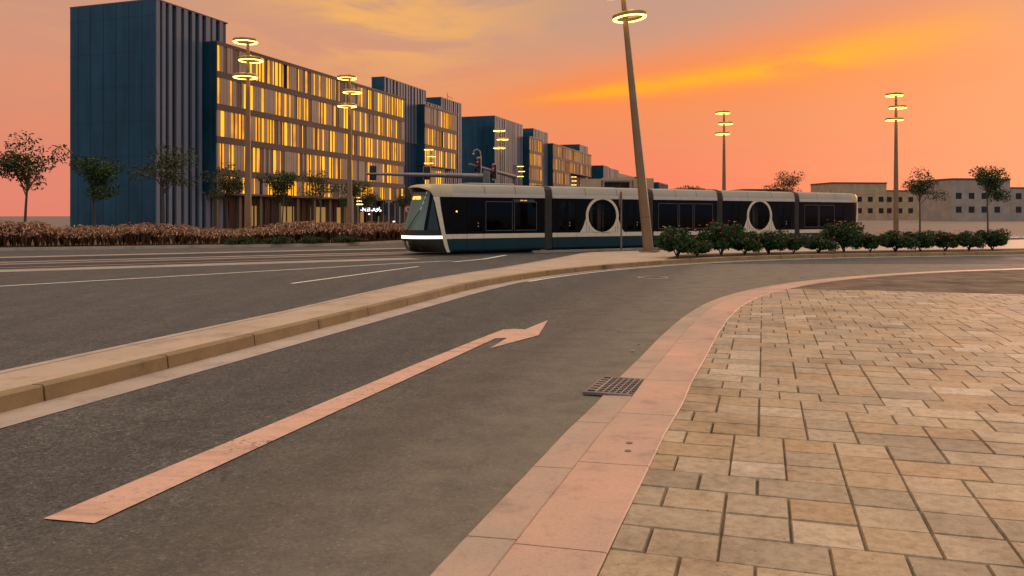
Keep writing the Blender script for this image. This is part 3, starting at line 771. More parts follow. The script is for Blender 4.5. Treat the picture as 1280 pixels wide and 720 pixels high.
def ellipse(c, ra, rz, n=56): return [(c[0]+ra*math.cos(2*math.pi*i/n), c[1]+rz*math.sin(2*math.pi*i/n)) for i in range(n)]
def module(s0, s1, spec):
    """spec: list of ('win'|'door'|'panel', a, b); builds both sides"""
    body = MB()
    # floor, ceiling, end bulkheads, underframe
    body.box(s0, s1, .12, TW-.12, .16, .38); body.box(s0+.02, s1-.02, .1, TW-.1, 2.52, 2.60)
    c = body.build('car_body', M['t_int'], tram)
    for e in (s0, s1):
        mb = MB(); d = .05 if e == s0 else -.05
        lo, hi = sorted((e, e+d))
        mb.box(lo, hi, .012, .75, .15, 2.61).box(lo, hi, TW-.75, TW-.012, .15, 2.61).box(lo, hi, .75, TW-.75, 2.15, 2.61); mb.build('end_frame', M['t_black'], c)
    rf = MB(); rows = []
    prof = [(w_, z) for z, w_, _ in ROOFP]; prof = [(a-.02 if a < .3 else a-.015, b) for a, b in prof]
    prof = prof+[(TW-a, b) for a, b in reversed(prof)]
    n = max(2, int((s1-s0)/.8))
    cuts = [s0+(s1-s0)*i/3 for i in range(4)]
    for a, b in zip(cuts, cuts[1:]):
        rf.grid([[(a+(.012 if a > s0 else 0), y, z) for y, z in prof], [(b-(.012 if b < s1 else 0), y, z) for y, z in prof]], 0, flip=False)
    for e in (s0, s1): rf.add([(e, y, z) for y, z in prof], [tuple(range(len(prof)))])
    r_o = rf.build('roof_fairing', M['t_silver'], c, True)
    rb = MB(); rb.box(s0+.02, s1-.02, .14, TW-.14, 2.62, 3.10); rb.build('roof_core', M['t_under'], c)
    eq = MB(); a = s0+.25*(s1-s0); eq.box(a, a+.5*(s1-s0), .75, TW-.75, 3.21, 3.30 if s0 < 0 else 3.235); eq.build('roof_unit', M['t_silver'], c, bevel=.03)
    ug = MB(); ug.box(s0+.1, s1-.1, .25, TW-.25, .10, .17); ug.build('underframe', M['t_under'], c)
    for side in (0, 1):
        Yc = 0.0 if side == 0 else TW; sg = 1 if side == 0 else -1
        y = lambda d: Yc+sg*d         # d inward
        def bx(mb, a, b, d0, d1, z0, z1): lo, hi = sorted((y(d0), y(d1))); mb.box(a, b, lo, hi, z0, z1)
        sk = MB(); x = s0
        bounds = [s0]+[v for k, a, b in spec if k == 'door' for v in (a, b)]+[s1]
        for i in range(0, len(bounds)-1):
            a, b = bounds[i]+.008, bounds[i+1]-.008
            if b-a < .02: continue
            sk.grid([[(a, y(.10), .145), (a, y(.03), .145), (a, y(.0), .24), (a, y(0), .72)], [(b, y(.10), .145), (b, y(.03), .145), (b, y(.0), .24), (b, y(0), .72)]], 0)
        sk.build('skirt', M['t_teal'], c, False)
        tr = MB(); bx(tr, s0, s1, -.004, .03, .225, .24); tr.build('skirt_trim', M['t_under'], c)
        bl = MB()
        for i in range(0, len(bounds)-1):
            if bounds[i+1]-bounds[i] > .05: bx(bl, bounds[i]+.012, bounds[i+1]-.012, -.008, .05, .722, .93)
        bl.build('belt_stripe', M['t_cream'], c, bevel=.006)
        tt = MB(); bx(tt, s0, s1, -.02, .02, 2.605, 2.76); tt.build('gutter_rail', M['t_trim'], c, bevel=.01)
        # glazing band: black panel with openings
        pn = MB(); x = s0
        holes = [(k, a, b) for k, a, b in spec if k in ('win', 'door', 'oval')]
        for k, a, b in holes:
            if a > x: bx(pn, x, a, .0, .03, .932, 2.604)
            if k == 'door':
                if pn.v: pn.build('side_panel', M['t_black'], c)
                pn = MB()
            if k == 'win': bx(pn, a, b, .0, .03, .932, 1.08); bx(pn, a, b, .0, .03, 2.42, 2.604)
            if k == 'oval':
                cx, cz = (a+b)/2, 1.765; E = ellipse((cx, cz), .95, .82, 56)
                O = []
                for (ex, ez) in E:
                    dx, dz = ex-cx, ez-cz; t1 = ((b-a)/2)/abs(dx) if abs(dx) > 1e-6 else 1e9; t2 = (2.604-cz if dz > 0 else cz-.932)/abs(dz) if abs(dz) > 1e-6 else 1e9
                    t_ = min(t1, t2); O.append((cx+dx*t_, cz+dz*t_))
                pn.grid([[(p, y(0), q_) for p, q_ in E], [(p, y(0), q_) for p, q_ in O]], closed=True)
            x = b
        if x < s1: bx(pn, x, s1, .0, .03, .932, 2.604)
        if pn.v: pn.build('side_panel', M['t_black'], c)
        for k, a, b in holes:
            if k == 'win':
                gm_ = MB(); bx(gm_, a+.01, b-.01, .012, .018, 1.09, 2.41); gw_ = gm_.build('window', M['t_glass'], c)
                fm = MB()
                for (a_, b_, z0, z1) in ((a, b, 1.07, 1.095), (a, b, 2.405, 2.43), (a, a+.02, 1.095, 2.405), (b-.02, b, 1.095, 2.405)): bx(fm, a_, b_, -.004, .012, z0, z1)
                fm.build('frame', M['t_frame'], gw_)
            if k == 'door':
                d_ = MB(); n_ = 2 if b-a > 1 else 1
                for i in range(n_):
                    a_ = a+(b-a)*i/n_+.012; b_ = a+(b-a)*(i+1)/n_-.012
                    for (p, q_, z0, z1) in ((a_, b_, .935, 1.05), (a_, b_, 2.42, 2.60), (a_, a_+.09, 1.05, 2.42), (b_-.09, b_, 1.05, 2.42)): bx(d_, p, q_, -.006, .03, z0, z1)
                do = d_.build('door', M['t_black'], c)
                dg = MB()
                for i in range(n_): bx(dg, a+(b-a)*i/n_+.1, a+(b-a)*(i+1)/n_-.1, .008, .014, 1.05, 2.42)
                dg.build('door_glass', M['t_glass'], c)
                if side == 0:
                    xm = (a+b)/2+.14
                    for zz in (1.28, 1.42): MB().tube([(xm, -.02, zz), (xm, .0, zz)], .026, 10).build('door_button', M['t_trim'], c)
            if k == 'oval':
                cx, cz = (a+b)/2, 1.765
                ov = MB(); Ei = ellipse((cx, cz), .90, .82, 64); Eo = ellipse((cx, cz), 1.045, .95, 64)
                def clampz(E): return [(p, max(min(q_, 2.60), .94)) for p, q_ in E]
                Eo = clampz(Eo); Em = [((p+q)/2, (u+v)/2) for (p, u), (q, v) in zip(Ei, Eo)]
                ov.grid([[(p, y(.02), q_) for p, q_ in Ei], [(p, y(-.03), q_) for p, q_ in Ei], [(p, y(-.03), q_) for p, q_ in Eo], [(p, y(.0), q_) for p, q_ in Eo]], closed=True)
                ov.build('oval_frame', M['t_cream'], c)
                gm_ = MB(); gm_.add([(p, y(.012), q_) for p, q_ in Ei], [tuple(range(64))]); gm_.build('oval_window', M['t_oval'], c)
                if side == 0:
                    for xx, ww in ((-.42, .12), (-.2, .10), (.28, .22), (.60, .10)): MB().box(cx+xx, cx+xx+ww, .75, .8, .9, 2.4).build('interior_column', M['t_col'], c)
                # cream flare beneath the oval
                fl = MB(); cols = []
                N = 40
                for i in range(N+1):
                    xx = cx-1.40+2.80*i/N; dx = abs(xx-cx)
                    top_ = cz-.86*math.sqrt(max(0, 1-(dx/.96)**2)) if dx < .96 else cz-.0
                    if dx > .96: top_ = .935+(1.85-.935)*max(0, 1-(dx-.96)/.50)**1.7
                    else: top_ = min(top_, 1.85)
                    cols.append([(xx, y(-.014), .932), (xx, y(-.014), max(top_, .94)), (xx, y(.0), max(top_, .94))])
                fl.grid(cols); fo = fl.build('lower_flare', M['t_cream'], c)
                for xx in (cx-1.0, cx-.84, cx+.84, cx+1.0):
                    sm = MB(); bx(sm, xx-.008, xx+.008, -.018, -.0145, .94, 1.5); sm.build('flare_seam', M['t_under'], fo)
    # bogies and interior poles, seats
    for sx_ in (s0+1.2, s1-1.2):
        for yy in (.55, TW-.55): MB().tube([(sx_, yy-.06, .31), (sx_, yy+.06, .31)], .29, 20).build('wheel', M['t_under'], c)
    mb = MB(); k = s0+.6
    while k < s1-.4:
        mb.tube([(k, .62, .38), (k, .62, 2.5)], .022, 6); mb.tube([(k+.3, TW-.62, .38), (k+.3, TW-.62, 2.5)], .022, 6); k += 1.15
    mb.tube([(s0+.3, .62, 2.15), (s1-.3, .62, 2.15)], .02, 6); mb.build('handrail', M['t_rail'], c)
    k = s0+.9
    while k < s1-1:
        for (a_, b_) in ((.15, .58), (TW-.6, TW-.17)): MB().box(k, k+.42, a_, b_, .75, .84).box(k+.38, k+.44, a_, b_, .84, 1.35).build('seat', M['t_int'], c, bevel=.02)
        k += 1.3
    return c
def bellows(s0, s1):
    mb = MB(); n = 13; rows = []
    for i in range(n):
        s = s0+(s1-s0)*i/(n-1); o = .03 if i % 2 else .0
        y0 = .05-o; y1 = TW-.05+o; zt = 3.24+o*.6
        rows.append([(s, y0, .16), (s, y0, 2.75), (s, y0+.07, 3.03), (s, y0+.22, 3.17), (s, y0+.5, zt), (s, y1-.5, zt), (s, y1-.22, 3.17), (s, y1-.07, 3.03), (s, y1, 2.75), (s, y1, .16)])
    mb.grid(rows); return mb.build('bellows', M['t_rubber'], tram)
TT = 26.6   # mirror: s' = TT - s
m1 = module(-1.0, 4.02, [('door', -.26, .62), ('win', .72, 1.88+.3), ('win', 2.28, 3.55)])
build_cab(m1, 1, 0)
bellows(4.0, 4.48)
m2 = module(4.46, 10.5, [('door', 4.75, 5.95), ('oval', 5.98, 9.08), ('door', 9.12, 10.25)])
bellows(10.48, 10.97)
m3 = module(10.95, 15.65, [('win', 11.3, 12.7), ('win', 12.8, 13.8), ('win', 13.9, 15.3)])
bellows(15.63, 16.12)
m4 = module(16.1, 22.14, [('door', 16.35, 17.48), ('oval', 17.52, 20.62), ('door', 20.65, 21.85)])
bellows(22.12, 22.6)
m5 = module(22.58, 27.6, [('win', 23.05, 24.32), ('win', 24.42, 25.88), ('door', 25.98, 26.86)])
build_cab(m5, -1, 26.6)
# side destination display near the end of the first car
mb = MB(); mb.box(2.2, 3.42, -.012, -.005, 2.43, 2.53); dsp = mb.build('side_display', simple('display_glass', (.03, .07, .075), .4), m1)
mb = MB(); random.seed(3)
for k in range(11):
    x = 2.62+k*.034; mb.box(x, x+.02, -.018, -.0125, 2.455+random.choice((0, .012, .02)), 2.485+random.choice((0, .012, .02)))
mb.build('display_text', M['led'], dsp)
mb = MB(); mb.box(-.83, -.78, -.02, -.01, 1.93, 1.98); mb.build('lamp_glint', M['amber'], m1)  # added glowing speck in place of a lamp's reflection on the side

# ------------------------------------------------------------------ street lamps with rings
def make_lamp():
    r = empty('street_lamp')
    mb = MB(); mb.tube([(0, 0, 0.03), (0, 0, 4), (0, 0, 9), (0, 0, 13.0)], [.235, .205, .14, .09], 8); p = mb.build('pole', M['bronze'], r)
    mb = MB()
    for z in (1.55, 2.9, 3.05): mb.tube([(0, 0, z), (0, 0, z+.015)], .235-.0075*z*1.3+.004, 8)
    mb.build('joint_band', M['darkmetal'], p)
    mb = MB(); mb.box(-.42, .42, -.42, .42, 0, .06); b_ = mb.build('base_plate', M['bronze'], r, bevel=.01)
    mb = MB()
    for a, c in ((-.33, -.33), (.33, -.33), (.33, .33), (-.33, .33)): mb.tube([(a, c, .06), (a, c, .11)], .03, 6)
    mb.build('anchor_bolt', M['darkmetal'], b_)
    for z, ox in ((10.5, -.2), (11.62, .22), (12.72, -.2)):
        mb = MB(); n = 56
        # squared ring section: outer shell
        sec = [(.77, -.05), (.77, .10), (.72, .14), (.62, .14), (.58, .10), (.58, -.05)]
        rows = [[(ox+rr*math.cos(2*math.pi*i/n), rr*math.sin(2*math.pi*i/n), z+zz) for i in range(n)] for rr, zz in sec]
        mb.grid(rows, closed=True)
        for a in (0, math.pi/2, math.pi, -math.pi/2):
            mb.tube([(0, 0, z+.05), (ox+.6*math.cos(a), .6*math.sin(a), z+.05)], .02, 6)
        sh = mb.build('ring_light', M['gold'], r, True)
        mb = MB(); rows = [[(ox+rr*math.cos(2*math.pi*i/n), rr*math.sin(2*math.pi*i/n), z+zz) for i in range(n)] for rr, zz in ((.752, -.03), (.73, -.075), (.62, -.075), (.598, -.03))]
        mb.grid(rows, closed=True); mb.build('diffuser', M['ringglow'], sh, True)
    return r
lamp0 = make_lamp(); GL = 'ring street lamps along the avenue'
tag(lamp0, 'tall leaning bronze street lamp standing on the traffic island in front of the tram', 'street lamp', GL)
lamp0.location = (6.07, 36.6, .15); lamp0.rotation_euler = (R(-1), R(-5.6), 0); lamp0.rotation_euler[2] = 0
# ring offsets mirrored for the near lamp
lamp0.scale = (1, 1, 1)
def at_px(px, Yd, z=0): return ((px-CX)*Yd/F, Yd, z)
for px, Yd, rz, lab in ((437, 65.6, .3, 'tall ring street lamp at the left end of the tall grass verge'),
                    (626, 106, 0, 'ring street lamp with bright rings before the dark blue glass end wall'),
                    (651, 182, .8, 'ring street lamp far off behind the second signal mast'),
                    (717.5, 231, 1.2, 'ring street lamp farthest down the avenue beside the sand coloured hall'),
                    (537.5, 136, .2, 'ring street lamp before the lower lit windows, above the tram cab'),
                    (310, 52, 1.0, 'ring street lamp standing on the verge left of the tall grass'),
                    (905, 88, .5, 'ring street lamp behind the middle of the tram, right of the leaning lamp'),
                    (1120, 75, .4, 'ring street lamp behind the rear end of the tram')):
    l = copy_tree(lamp0); l.location = at_px(px, Yd); l.rotation_euler = (0, 0, rz)
    tag(l, lab, 'street lamp', GL)
lamp0.rotation_euler = (R(1), R(5.6), math.pi)
# small pedestrian ring lamp
pl = empty('path_lamp', at_px(447, 110)); tag(pl, 'small ring lamp post behind the grass by the illuminated sign', 'street lamp')
mb = MB(); mb.tube([(0, 0, 0), (0, 0, 4.6)], [.09, .05], 8); mb.build('pole', M['steel'], pl, True)
for z, ox in ((3.3, .25), (3.75, .1), (4.2, -.05)):
    mb = MB(); mb.ring((ox, 0, z), .42, .05, n=28, k=6); mb.build('ring_light', M['ringglow'], pl, True)

# sign post edge-on on the island
sgp = empty('sign_post', (5.02, 37.9, .15)); tag(sgp, 'grey post with a sign plate seen edge on, beside the leaning lamp', 'sign post')
mb = MB(); mb.tube([(0, 0, 0), (0, 0, 2.72)], .04, 10); mb.build('post', M['steel'], sgp, True)
mb = MB(); n = 20
pr = [(0, .33*math.sin(2*math.pi*i/n), 2.36+.36*math.cos(2*math.pi*i/n)) for i in range(n)]
mb.add([(-.10+p[0], -.05+p[1], p[2]) for p in pr]+[(-.04, -.05+p[1], p[2]) for p in pr], [tuple(range(n)), tuple(reversed(range(n, 2*n)))]+[(i, (i+1) % n, (i+1) % n+n, i+n) for i in range(n)])
pt = mb.build('sign_plate', M['bronze'], sgp); pt.rotation_euler = (0, 0, R(-9))
mb = MB(); mb.box(-.1, .1, -.1, .1, 0, .02); mb.build('base_plate', M['steel'], sgp)

# ------------------------------------------------------------------ signal masts
def signal(parent, x, y, z, face, h=1.05, back=True):
    """face: angle of the lens normal"""
    s = empty('signal_head', (x, y, z), face, parent)
    mb = MB(); mb.box(-.17, .17, -.12, .12, -h/2, h/2); b = mb.build('housing', M['darkmetal'], s, bevel=.03)
    mb = MB(); mb.box(-.26, .26, .02, .04, -h/2-.09, h/2+.09); mb.build('backboard', M['darkmetal'], b, bevel=.02)
    mb = MB(); mb.box(-.29, .29, .0, .018, -h/2-.12, h/2+.12); mb.build('border', M['signwhite'], b)
    for i, m_ in enumerate(('redlens', 'darkmetal', 'darkmetal')):
        mb = MB(); zc = h/3-.01-i*h/3; mb.tube([(0, -.125, zc), (0, -.135, zc)], .125, 14); mb.build('lens', M[m_], b)
        mb = MB(); rows = [[(.14*math.cos(a_), -.12-d_, zc+.14*math.sin(a_)) for a_ in [R(-20+220*k/10) for k in range(11)]] for d_ in (0, .2)]; mb.grid(rows); mb.build('hood', M['darkmetal'], b)
    return s
mA = empty('signal_mast', at_px(608, 65)); tag(mA, 'thick grey traffic signal mast with a long arm reaching left over the road', 'traffic signal mast')
mb = MB(); mb.tube([(0, 0, 0), (0, 0, 5.5)], [.26, .22], 12); mb.box(-.27, .27, -.27, .27, 4.3, 5.2); mb.build('post', M['steel'], mA)
mb = MB(); mb.tube([(0, 0, 4.85), (-3, 0, 4.95), (-9.5, 0, 5.08)], [.24, .19, .09], 12); arm = mb.build('arm', M['steel'], mA, True)
signal(mA, -8.95, .1, 5.15, math.pi, .95); signal(mA, -4.7, .1, 5.15, math.pi, .85)
mb = MB(); mb.tube([(-.45, 0, 4.9), (-.45, 0, 6.6), (-.5, 0, 6.85), (-.75, 0, 7.0), (-.98, 0, 6.9), (-1.02, 0, 6.7)], .05, 8); mb.ring((-1.02, 0, 6.62), .04, .08, n=10, k=6); mb.build('camera_bracket', M['pale'], mA, True)
mB = empty('signal_mast', at_px(643.5, 67)); tag(mB, 'grey traffic signal mast whose short rising arm carries two signals with red lit', 'traffic signal mast')
mb = MB(); mb.tube([(0, 0, 0), (0, 0, 5.9)], [.25, .2], 12); mb.build('post', M['steel'], mB, True)
eB = (at_px(586.5, 59.5)[0]-mB.location.x, 59.5-67, 5.5)
mb = MB(); mb.tube([(0, 0, 4.95), (eB[0]*.5, eB[1]*.5, 5.2), eB], [.2, .13, .07], 12); mb.build('arm', M['steel'], mB, True)
for fr, zz in ((.80, 5.53), (.47, 5.2)):
    signal(mB, eB[0]*fr, eB[1]*fr-.16, zz-.05, -.9, 1.05)

# navy panels on a post, round road sign, poles, bollards
ns = empty('direction_sign', at_px(486, 62)); tag(ns, 'pair of dark navy sign panels on a grey post behind the tall grass', 'sign')
mb = MB(); mb.tube([(0, 0, 0), (0, 0, 2.85)], .06, 8).box(-.26, .26, -.04, .04, 2.78, 2.86); mb.build('post', M['pale'], ns)
for a, b in ((-.40, -.09), (.09, .42)):
    mb = MB(); mb.box(a, b, -.02, .03, 1.8, 2.7); pn = mb.build('panel', M['navy'], ns, bevel=.02)
    mb = MB()
    for i in range(6): mb.box(a+.02, b-.02, -.05, -.022, 1.86+i*.14, 1.88+i*.14)
    mb.build('louvre', M['darkmetal'], pn)
rs = empty('road_sign', at_px(510, 60)); tag(rs, 'round red and white road sign just left of the tram windscreen', 'road sign')
mb = MB(); mb.tube([(0, 0, 0), (0, 0, 2.6)], .035, 8); mb.build('post', M['steel'], rs)
mb = MB(); mb.tube([(0, -.04, 2.25), (0, -.06, 2.25)], .27, 24); dk = mb.build('disc', M['red'], rs)
mb = MB(); mb.tube([(0, -.058, 2.25), (0, -.066, 2.25)], .19, 24); mb.build('disc_face', M['signwhite'], dk)
mb = MB(); mb.box(-.03, .05, -.072, -.067, 2.13, 2.37).box(-.1, .12, -.072, -.067, 2.25, 2.29); mb.build('symbol', M['darkmetal'], dk)
for px, Yd, h, lab in ((441.3, 58, 3.1, 'plain pale grey pole at the left end of the tall grass'), (473.2, 70, 1.75, 'short pale post behind the middle of the tall grass'), (499.5, 75, 2.6, 'thin pale pole between the navy sign and the round sign')):
    p = empty('pole', at_px(px, Yd)); tag(p, lab, 'pole')
    mb = MB(); mb.tube([(0, 0, 0), (0, 0, h)], .055, 8); mb.build('shaft', M['pale'], p, True)
    mb = MB(); mb.box(-.1, .1, -.1, .1, 0, .04); mb.build('foot', M['steel'], p)
for px, Yd, h, lab in ((461.5, 95, 1.9, 'small lit bollard lamp below the illuminated sign'), (492.5, 70, 1.2, 'small lit bollard lamp behind the grass beside the navy sign')):
    p = empty('bollard_lamp', at_px(px, Yd)); tag(p, lab, 'bollard lamp')
    mb = MB(); mb.tube([(0, 0, 0), (0, 0, h)], .05, 8); mb.build('post', M['darkmetal'], p)
    mb = MB(); mb.tube([(0, 0, h), (0, 0, h+.12)], .09, 10); mb.build('lamp_head', emit('bollard_glow', (1, .9, .7), 3), p)

# ------------------------------------------------------------------ buildings
BANG = math.atan2(.947, .3215)
def bp(d): return (-25.5+.3215*d, 130+.947*d, 0)
ROWS = [(4.5, 6.5), (7.3, 10.4), (11.2, 14.3), (15.05, 18.15), (18.9, 22.0)]
def lit_box(root, D0, d0, d1, rows=ROWS, depth=13, seed=1, cut=None, pr=.43):
    """local x = d - D0; front at y=-1.6"""
    rg = random.Random(seed); x0, x1 = d0-D0, d1-D0; zb = rows[0][0]-.22; zt = rows[-1][1]+.3; yf = -1.6
    b = MB(); b.box(x0, x1, yf+.12, depth, zb, zt); fb = b.build('facade_box', M['clad'], root)
    b = MB(); b.box(x0-.05, x1+.05, yf-.18, depth+.1, zt, zt+.12); b.build('coping', M['coping'], fb)
    b = MB()                                                # floor bands
    for (a, _), (_, c) in zip(rows[1:], rows[:-1]): b.box(x0, x1, yf-.16, yf+.12, c, a)
    b.box(x0, x1, yf-.16, yf+.12, zb, rows[0][0]); b.box(x0, x1, yf-.16, yf+.12, rows[-1][1], zt); b.build('floor_band', M['clad'], fb)
    b = MB(); b.box(x0-.04, x0, yf, depth, zb, zt); b.build('end_glass', M['blueglass'], fb)
    fins = MB()
    for z0, z1 in rows:
        x = x0+.05; run = 0
        while x < x1-.3:
            wd = rg.choice((.42, .5, .6, .7)); wd = min(wd, x1-.05-x); r = rg.random()
            if r < pr:
                w2 = min(rg.choice((.5, .62, .75, .9)), x1-.05-x)
                q_ = MB(); q_.box(x+.04, x+w2-.04, yf+.03, yf+.1, z0+.02, z1-.02); q_.build('lit_window', M['litwin'], fb); wd = w2
                fins.box(x, x+.05, yf-.12, yf+.11, z0, z1, 1)
            elif r < pr+.38: fins.box(x+.03, x+wd-.03, yf-.14, yf+.11, z0, z1, 0)
            elif r < pr+.56: fins.box(x+.03, x+wd-.03, yf-.08, yf+.11, z0, z1, 1)
            else: fins.box(x, x+wd, yf+.08, yf+.11, z0, z1, 2)
            x += wd
    fins.build('fin_screen', [M['fin_beige'], M['fin_brown'], M['slot']], fb)
    return fb
def tower(root, D0, d0, d1, zt, depth, glass_to=0, zb=0, seed=1, side=True):
    rg = random.Random(seed); x0, x1 = d0-D0, d1-D0
    b = MB(); b.box(x0, x1, .12, depth, zb, zt); tb = b.build('tower_block', M['fin_gap'], root)
    b = MB(); b.box(x0-.06, x1+.06, -.12, depth+.06, zt, zt+.16); b.build('coping', M['coping'], tb)
    b = MB(); b.box(x0-.05, x0, .0, depth, zb, zt); b.build('side_glass', M['blueglass'], tb)
    b = MB()
    y = 1.8
    while y < depth: b.box(x0-.075, x0-.05, y, y+.04, zb, zt); y += 1.8
    z = 4.5
    while z < zt: b.box(x0-.07, x0-.05, 0, depth, z, z+.03); z += 3.85
    b.build('mullion', M['fin_gap'], tb)
    b = MB(); x = x0
    while x < x1-.2:
        wd = rg.choice((.5, .62, .75)); z0 = max(zb, glass_to)
        b.box(x, min(x+wd, x1), -.16, .12, z0, zt-.01); x += wd+rg.choice((.38, .5, .7))
    b.build('vertical_fin', M['fin'], tb)
    if glass_to:
        b = MB(); b.box(x0+.02, x1-.02, .02, .118, zb, glass_to); g_ = b.build('curtain_glass', M['blueglass_low'], tb)
        b = MB(); x = x0+.3
        while x < x1: b.box(x, x+.07, -.05, .02, zb, glass_to); x += 1.15
        b.build('mullion', M['fin_gap'], g_)
    return tb
def groundfloor(root, D0, d0, d1, seed=1):
    rg = random.Random(seed); x0, x1 = d0-D0, d1-D0
    b = MB(); b.box(x0+1, x1-1, 2.2, 11, 0, 4.27); sf = b.build('shopfront', M['shop'], root)
    b = MB(); x = x0+1.2
    while x < x1-2.5: b.box(x, x+.08, 2.12, 2.19, 0, 4.2); x += 1.5
    b.build('mullion', M['column'], sf)
    x = x0+.5
    while x < x1-.4:
        b = MB(); b.box(x, x+.5, -1.3, -.8, 0, 4.27); b.build('column', M['column'], root); x += 4.2
    x = x0+2
    while x < x1-4:
        if rg.random() < .5:
            b = MB(); b.box(x, x+1.1, 2.08, 2.11, .4, 3.1); b.build('lit_shop_window', M['shopglow'], sf)
        x += 1.5
def building(D0, label):
    r = empty('office_building', bp(D0), BANG); tag(r, label, 'building', 'office blocks along the avenue'); return r
B1 = building(-42, 'nearest office block with stacked rows of golden lit slots between grey finned towers')
lit_box(B1, -42, -34, 15.8, seed=11); lit_box(B1, -42, 24.2, 39.8, rows=ROWS[2:], seed=12, pr=.43)
lit_box(B1, -42, 24.2, 33.5, rows=ROWS[:2], seed=13, pr=.52)
tower(B1, -42, -42, -30, 25.4, 12, 0, seed=2); tower(B1, -42, 11.3, 28.1, 25.4, 2.3, 15.0, seed=3)
tower(B1, -42, 27.5, 35.3, 23.3, 9, 15, seed=14)
t2 = tower(B1, -42, 35.4, 46, 25.2, 12, 0, seed=4)
b = MB(); b.tube([(83, 1, 25.3), (83, 1, 27)], .05, 6).tube([(83, 1, 26.4), (85.8, 1, 26.2)], .04, 6); b.build('antenna', M['darkmetal'], t2)
groundfloor(B1, -42, -34, 15.8, 5); groundfloor(B1, -42, 15.9, 35, 6)
B2 = building(66.5, 'second office block with a blank dark blue glass end wall and grey finned front')
tower(B2, 66.5, 66.5, 87.6, 25.1, 20, 0, seed=21); lit_box(B2, 66.5, 88.3, 100.3, seed=22, pr=.52); tower(B2, 66.5, 97, 110.5, 25.2, 12, seed=23)
lit_box(B2, 66.5, 110.5, 158, rows=ROWS[3:], seed=24, pr=.52); lit_box(B2, 66.5, 110.5, 130, rows=ROWS[:3], seed=25, pr=.52); tower(B2, 66.5, 148, 160, 25.1, 10, 0, seed=26)
tower(B2, 66.5, 130.3, 147.5, 14.4, 10, 14.2, seed=27)
B3 = building(184, 'third office block, low dark blue glass box behind the golden slots')
tower(B3, 184, 184, 194, 20.3, 10, 0, seed=31)
tower(B3, 184, 195, 212, 19.9, 9, 0, seed=32)
pb = MB(); pb.box(13+16, 64, .1, 12, 0, 19.0); pb.build('pale_wing', M['pale'], B3)
B4 = building(262, 'small far dark block seen just left of the leaning lamp pole')
tower(B4, 262, 262, 296, 19.6, 10, seed=41)
B5 = building(318, 'far blue glass block just right of the leaning lamp pole')
tower(B5, 318, 318, 352, 19.3, 14, 19, seed=42)
B6 = building(372, 'farthest low pale building on the skyline right of the leaning lamp pole')
tower(B6, 372, 372, 430, 17.5, 12, 0, seed=43)
B0 = building(-112, 'office block at the far left edge with lit slots over a dark arcade')
lit_box(B0, -112, -112, -74, seed=51); tower(B0, -112, -76, -62, 25.3, 12, 12, seed=52); groundfloor(B0, -112, -112, -74, 9)

# illuminated shop sign (fascia letters)
sgn = empty('illuminated_sign', (0, 0, 0)); tag(sgn, 'glowing white shop sign in Latin and Arabic letters over the dark arcade', 'sign')
p0 = at_px(450.5, 122); sgn.location = (p0[0], p0[1], 2.45); sgn.rotation_euler = (0, 0, R(4))
cu = bpy.data.curves.new('latin', 'FONT'); cu.body = '-NEI'; cu.size = .78; cu.extrude = .04; cu.offset = .015
to = bpy.data.objects.new('tmp', cu); me = bpy.data.meshes.new_from_object(to); bpy.data.objects.remove(to)
me.materials.clear(); me.materials.append(M['whitesign'])
lo = bpy.data.objects.new('latin_letters', me); COL.objects.link(lo); lo.parent = sgn; lo.rotation_euler = (R(90), 0, 0)
ar = MB()
def arc(cx, cz, r, a0, a1, n=8): return [(cx+r*math.cos(R(a0+(a1-a0)*i/n)), 0, cz+r*math.sin(R(a0+(a1-a0)*i/n))) for i in range(n+1)]
for pts in (arc(1.72, .2, .16, 180, 400), arc(2.0, .3, .12, 0, 360), [(1.85, 0, .16), (2.2, 0, .16)], arc(2.33, .12, .17, 90, -170), arc(2.52, .3, .11, 0, 360), [(2.4, 0, .14), (2.75, 0, .16), (2.78, 0, .62)], arc(2.9, .1, .13, 80, -150)):
    ar.tube(pts, .048, 6)
ar.build('arabic_letters', M['whitesign'], sgn)
mb = MB(); mb.box(-.25, 3.2, .06, .12, -.1, .8); mb.build('backing_rail', M['darkmetal'], sgn)

# sand coloured hall behind the tram
hx = empty('sand_hall', at_px(728, 112)); hx.rotation_euler = (0, 0, R(-4)); tag(hx, 'low sand coloured hall with a dark loading opening behind the tram roof', 'building')
mb = MB(); H_ = 6.95
mb.box(0, 2.7, 0, 9, 0, 6.8).box(2.7, 5.0, 0, 9, 0, H_).box(6.35, 6.9, 0, 9, 0, H_+.1).box(6.9, 9.6, 0, 9, 0, 6.85).box(5.0, 6.35, 0, 9, 6.5, H_+.05).box(5.0, 6.35, 3, 9, 0, 6.5)
mb.v = [(x*.72 if False else x, y, z) for x, y, z in mb.v]; wl = mb.build('wall', M['beige'], hx)
mb = MB(); mb.box(1.35, 1.55, -.05, 0, 0, 5.6).box(2.55, 2.72, -.08, 0, 0, 6.6).box(6.7, 6.86, -.08, 0, 0, 6.6); mb.build('pilaster', M['column'], wl)
mb = MB(); mb.box(2.9, 6.4, -.35, 0, 6.5, 6.66)
for i in range(16): mb.box(2.95+i*.215, 3.05+i*.215, -.35, -.3, 6.32, 6.5)
mb.build('awning', M['pale'], hx)
mb = MB(); mb.box(2.98, 4.98, -.03, .0, 0, 6.45); mb.build('opening', M['t_under'], wl)
mb = MB(); mb.box(7.4, 8.1, -.06, -.02, 4.7, 4.85); mb.build('strip_lamp', emit('hall_lamp', (1, .8, .55), 2.5), wl)

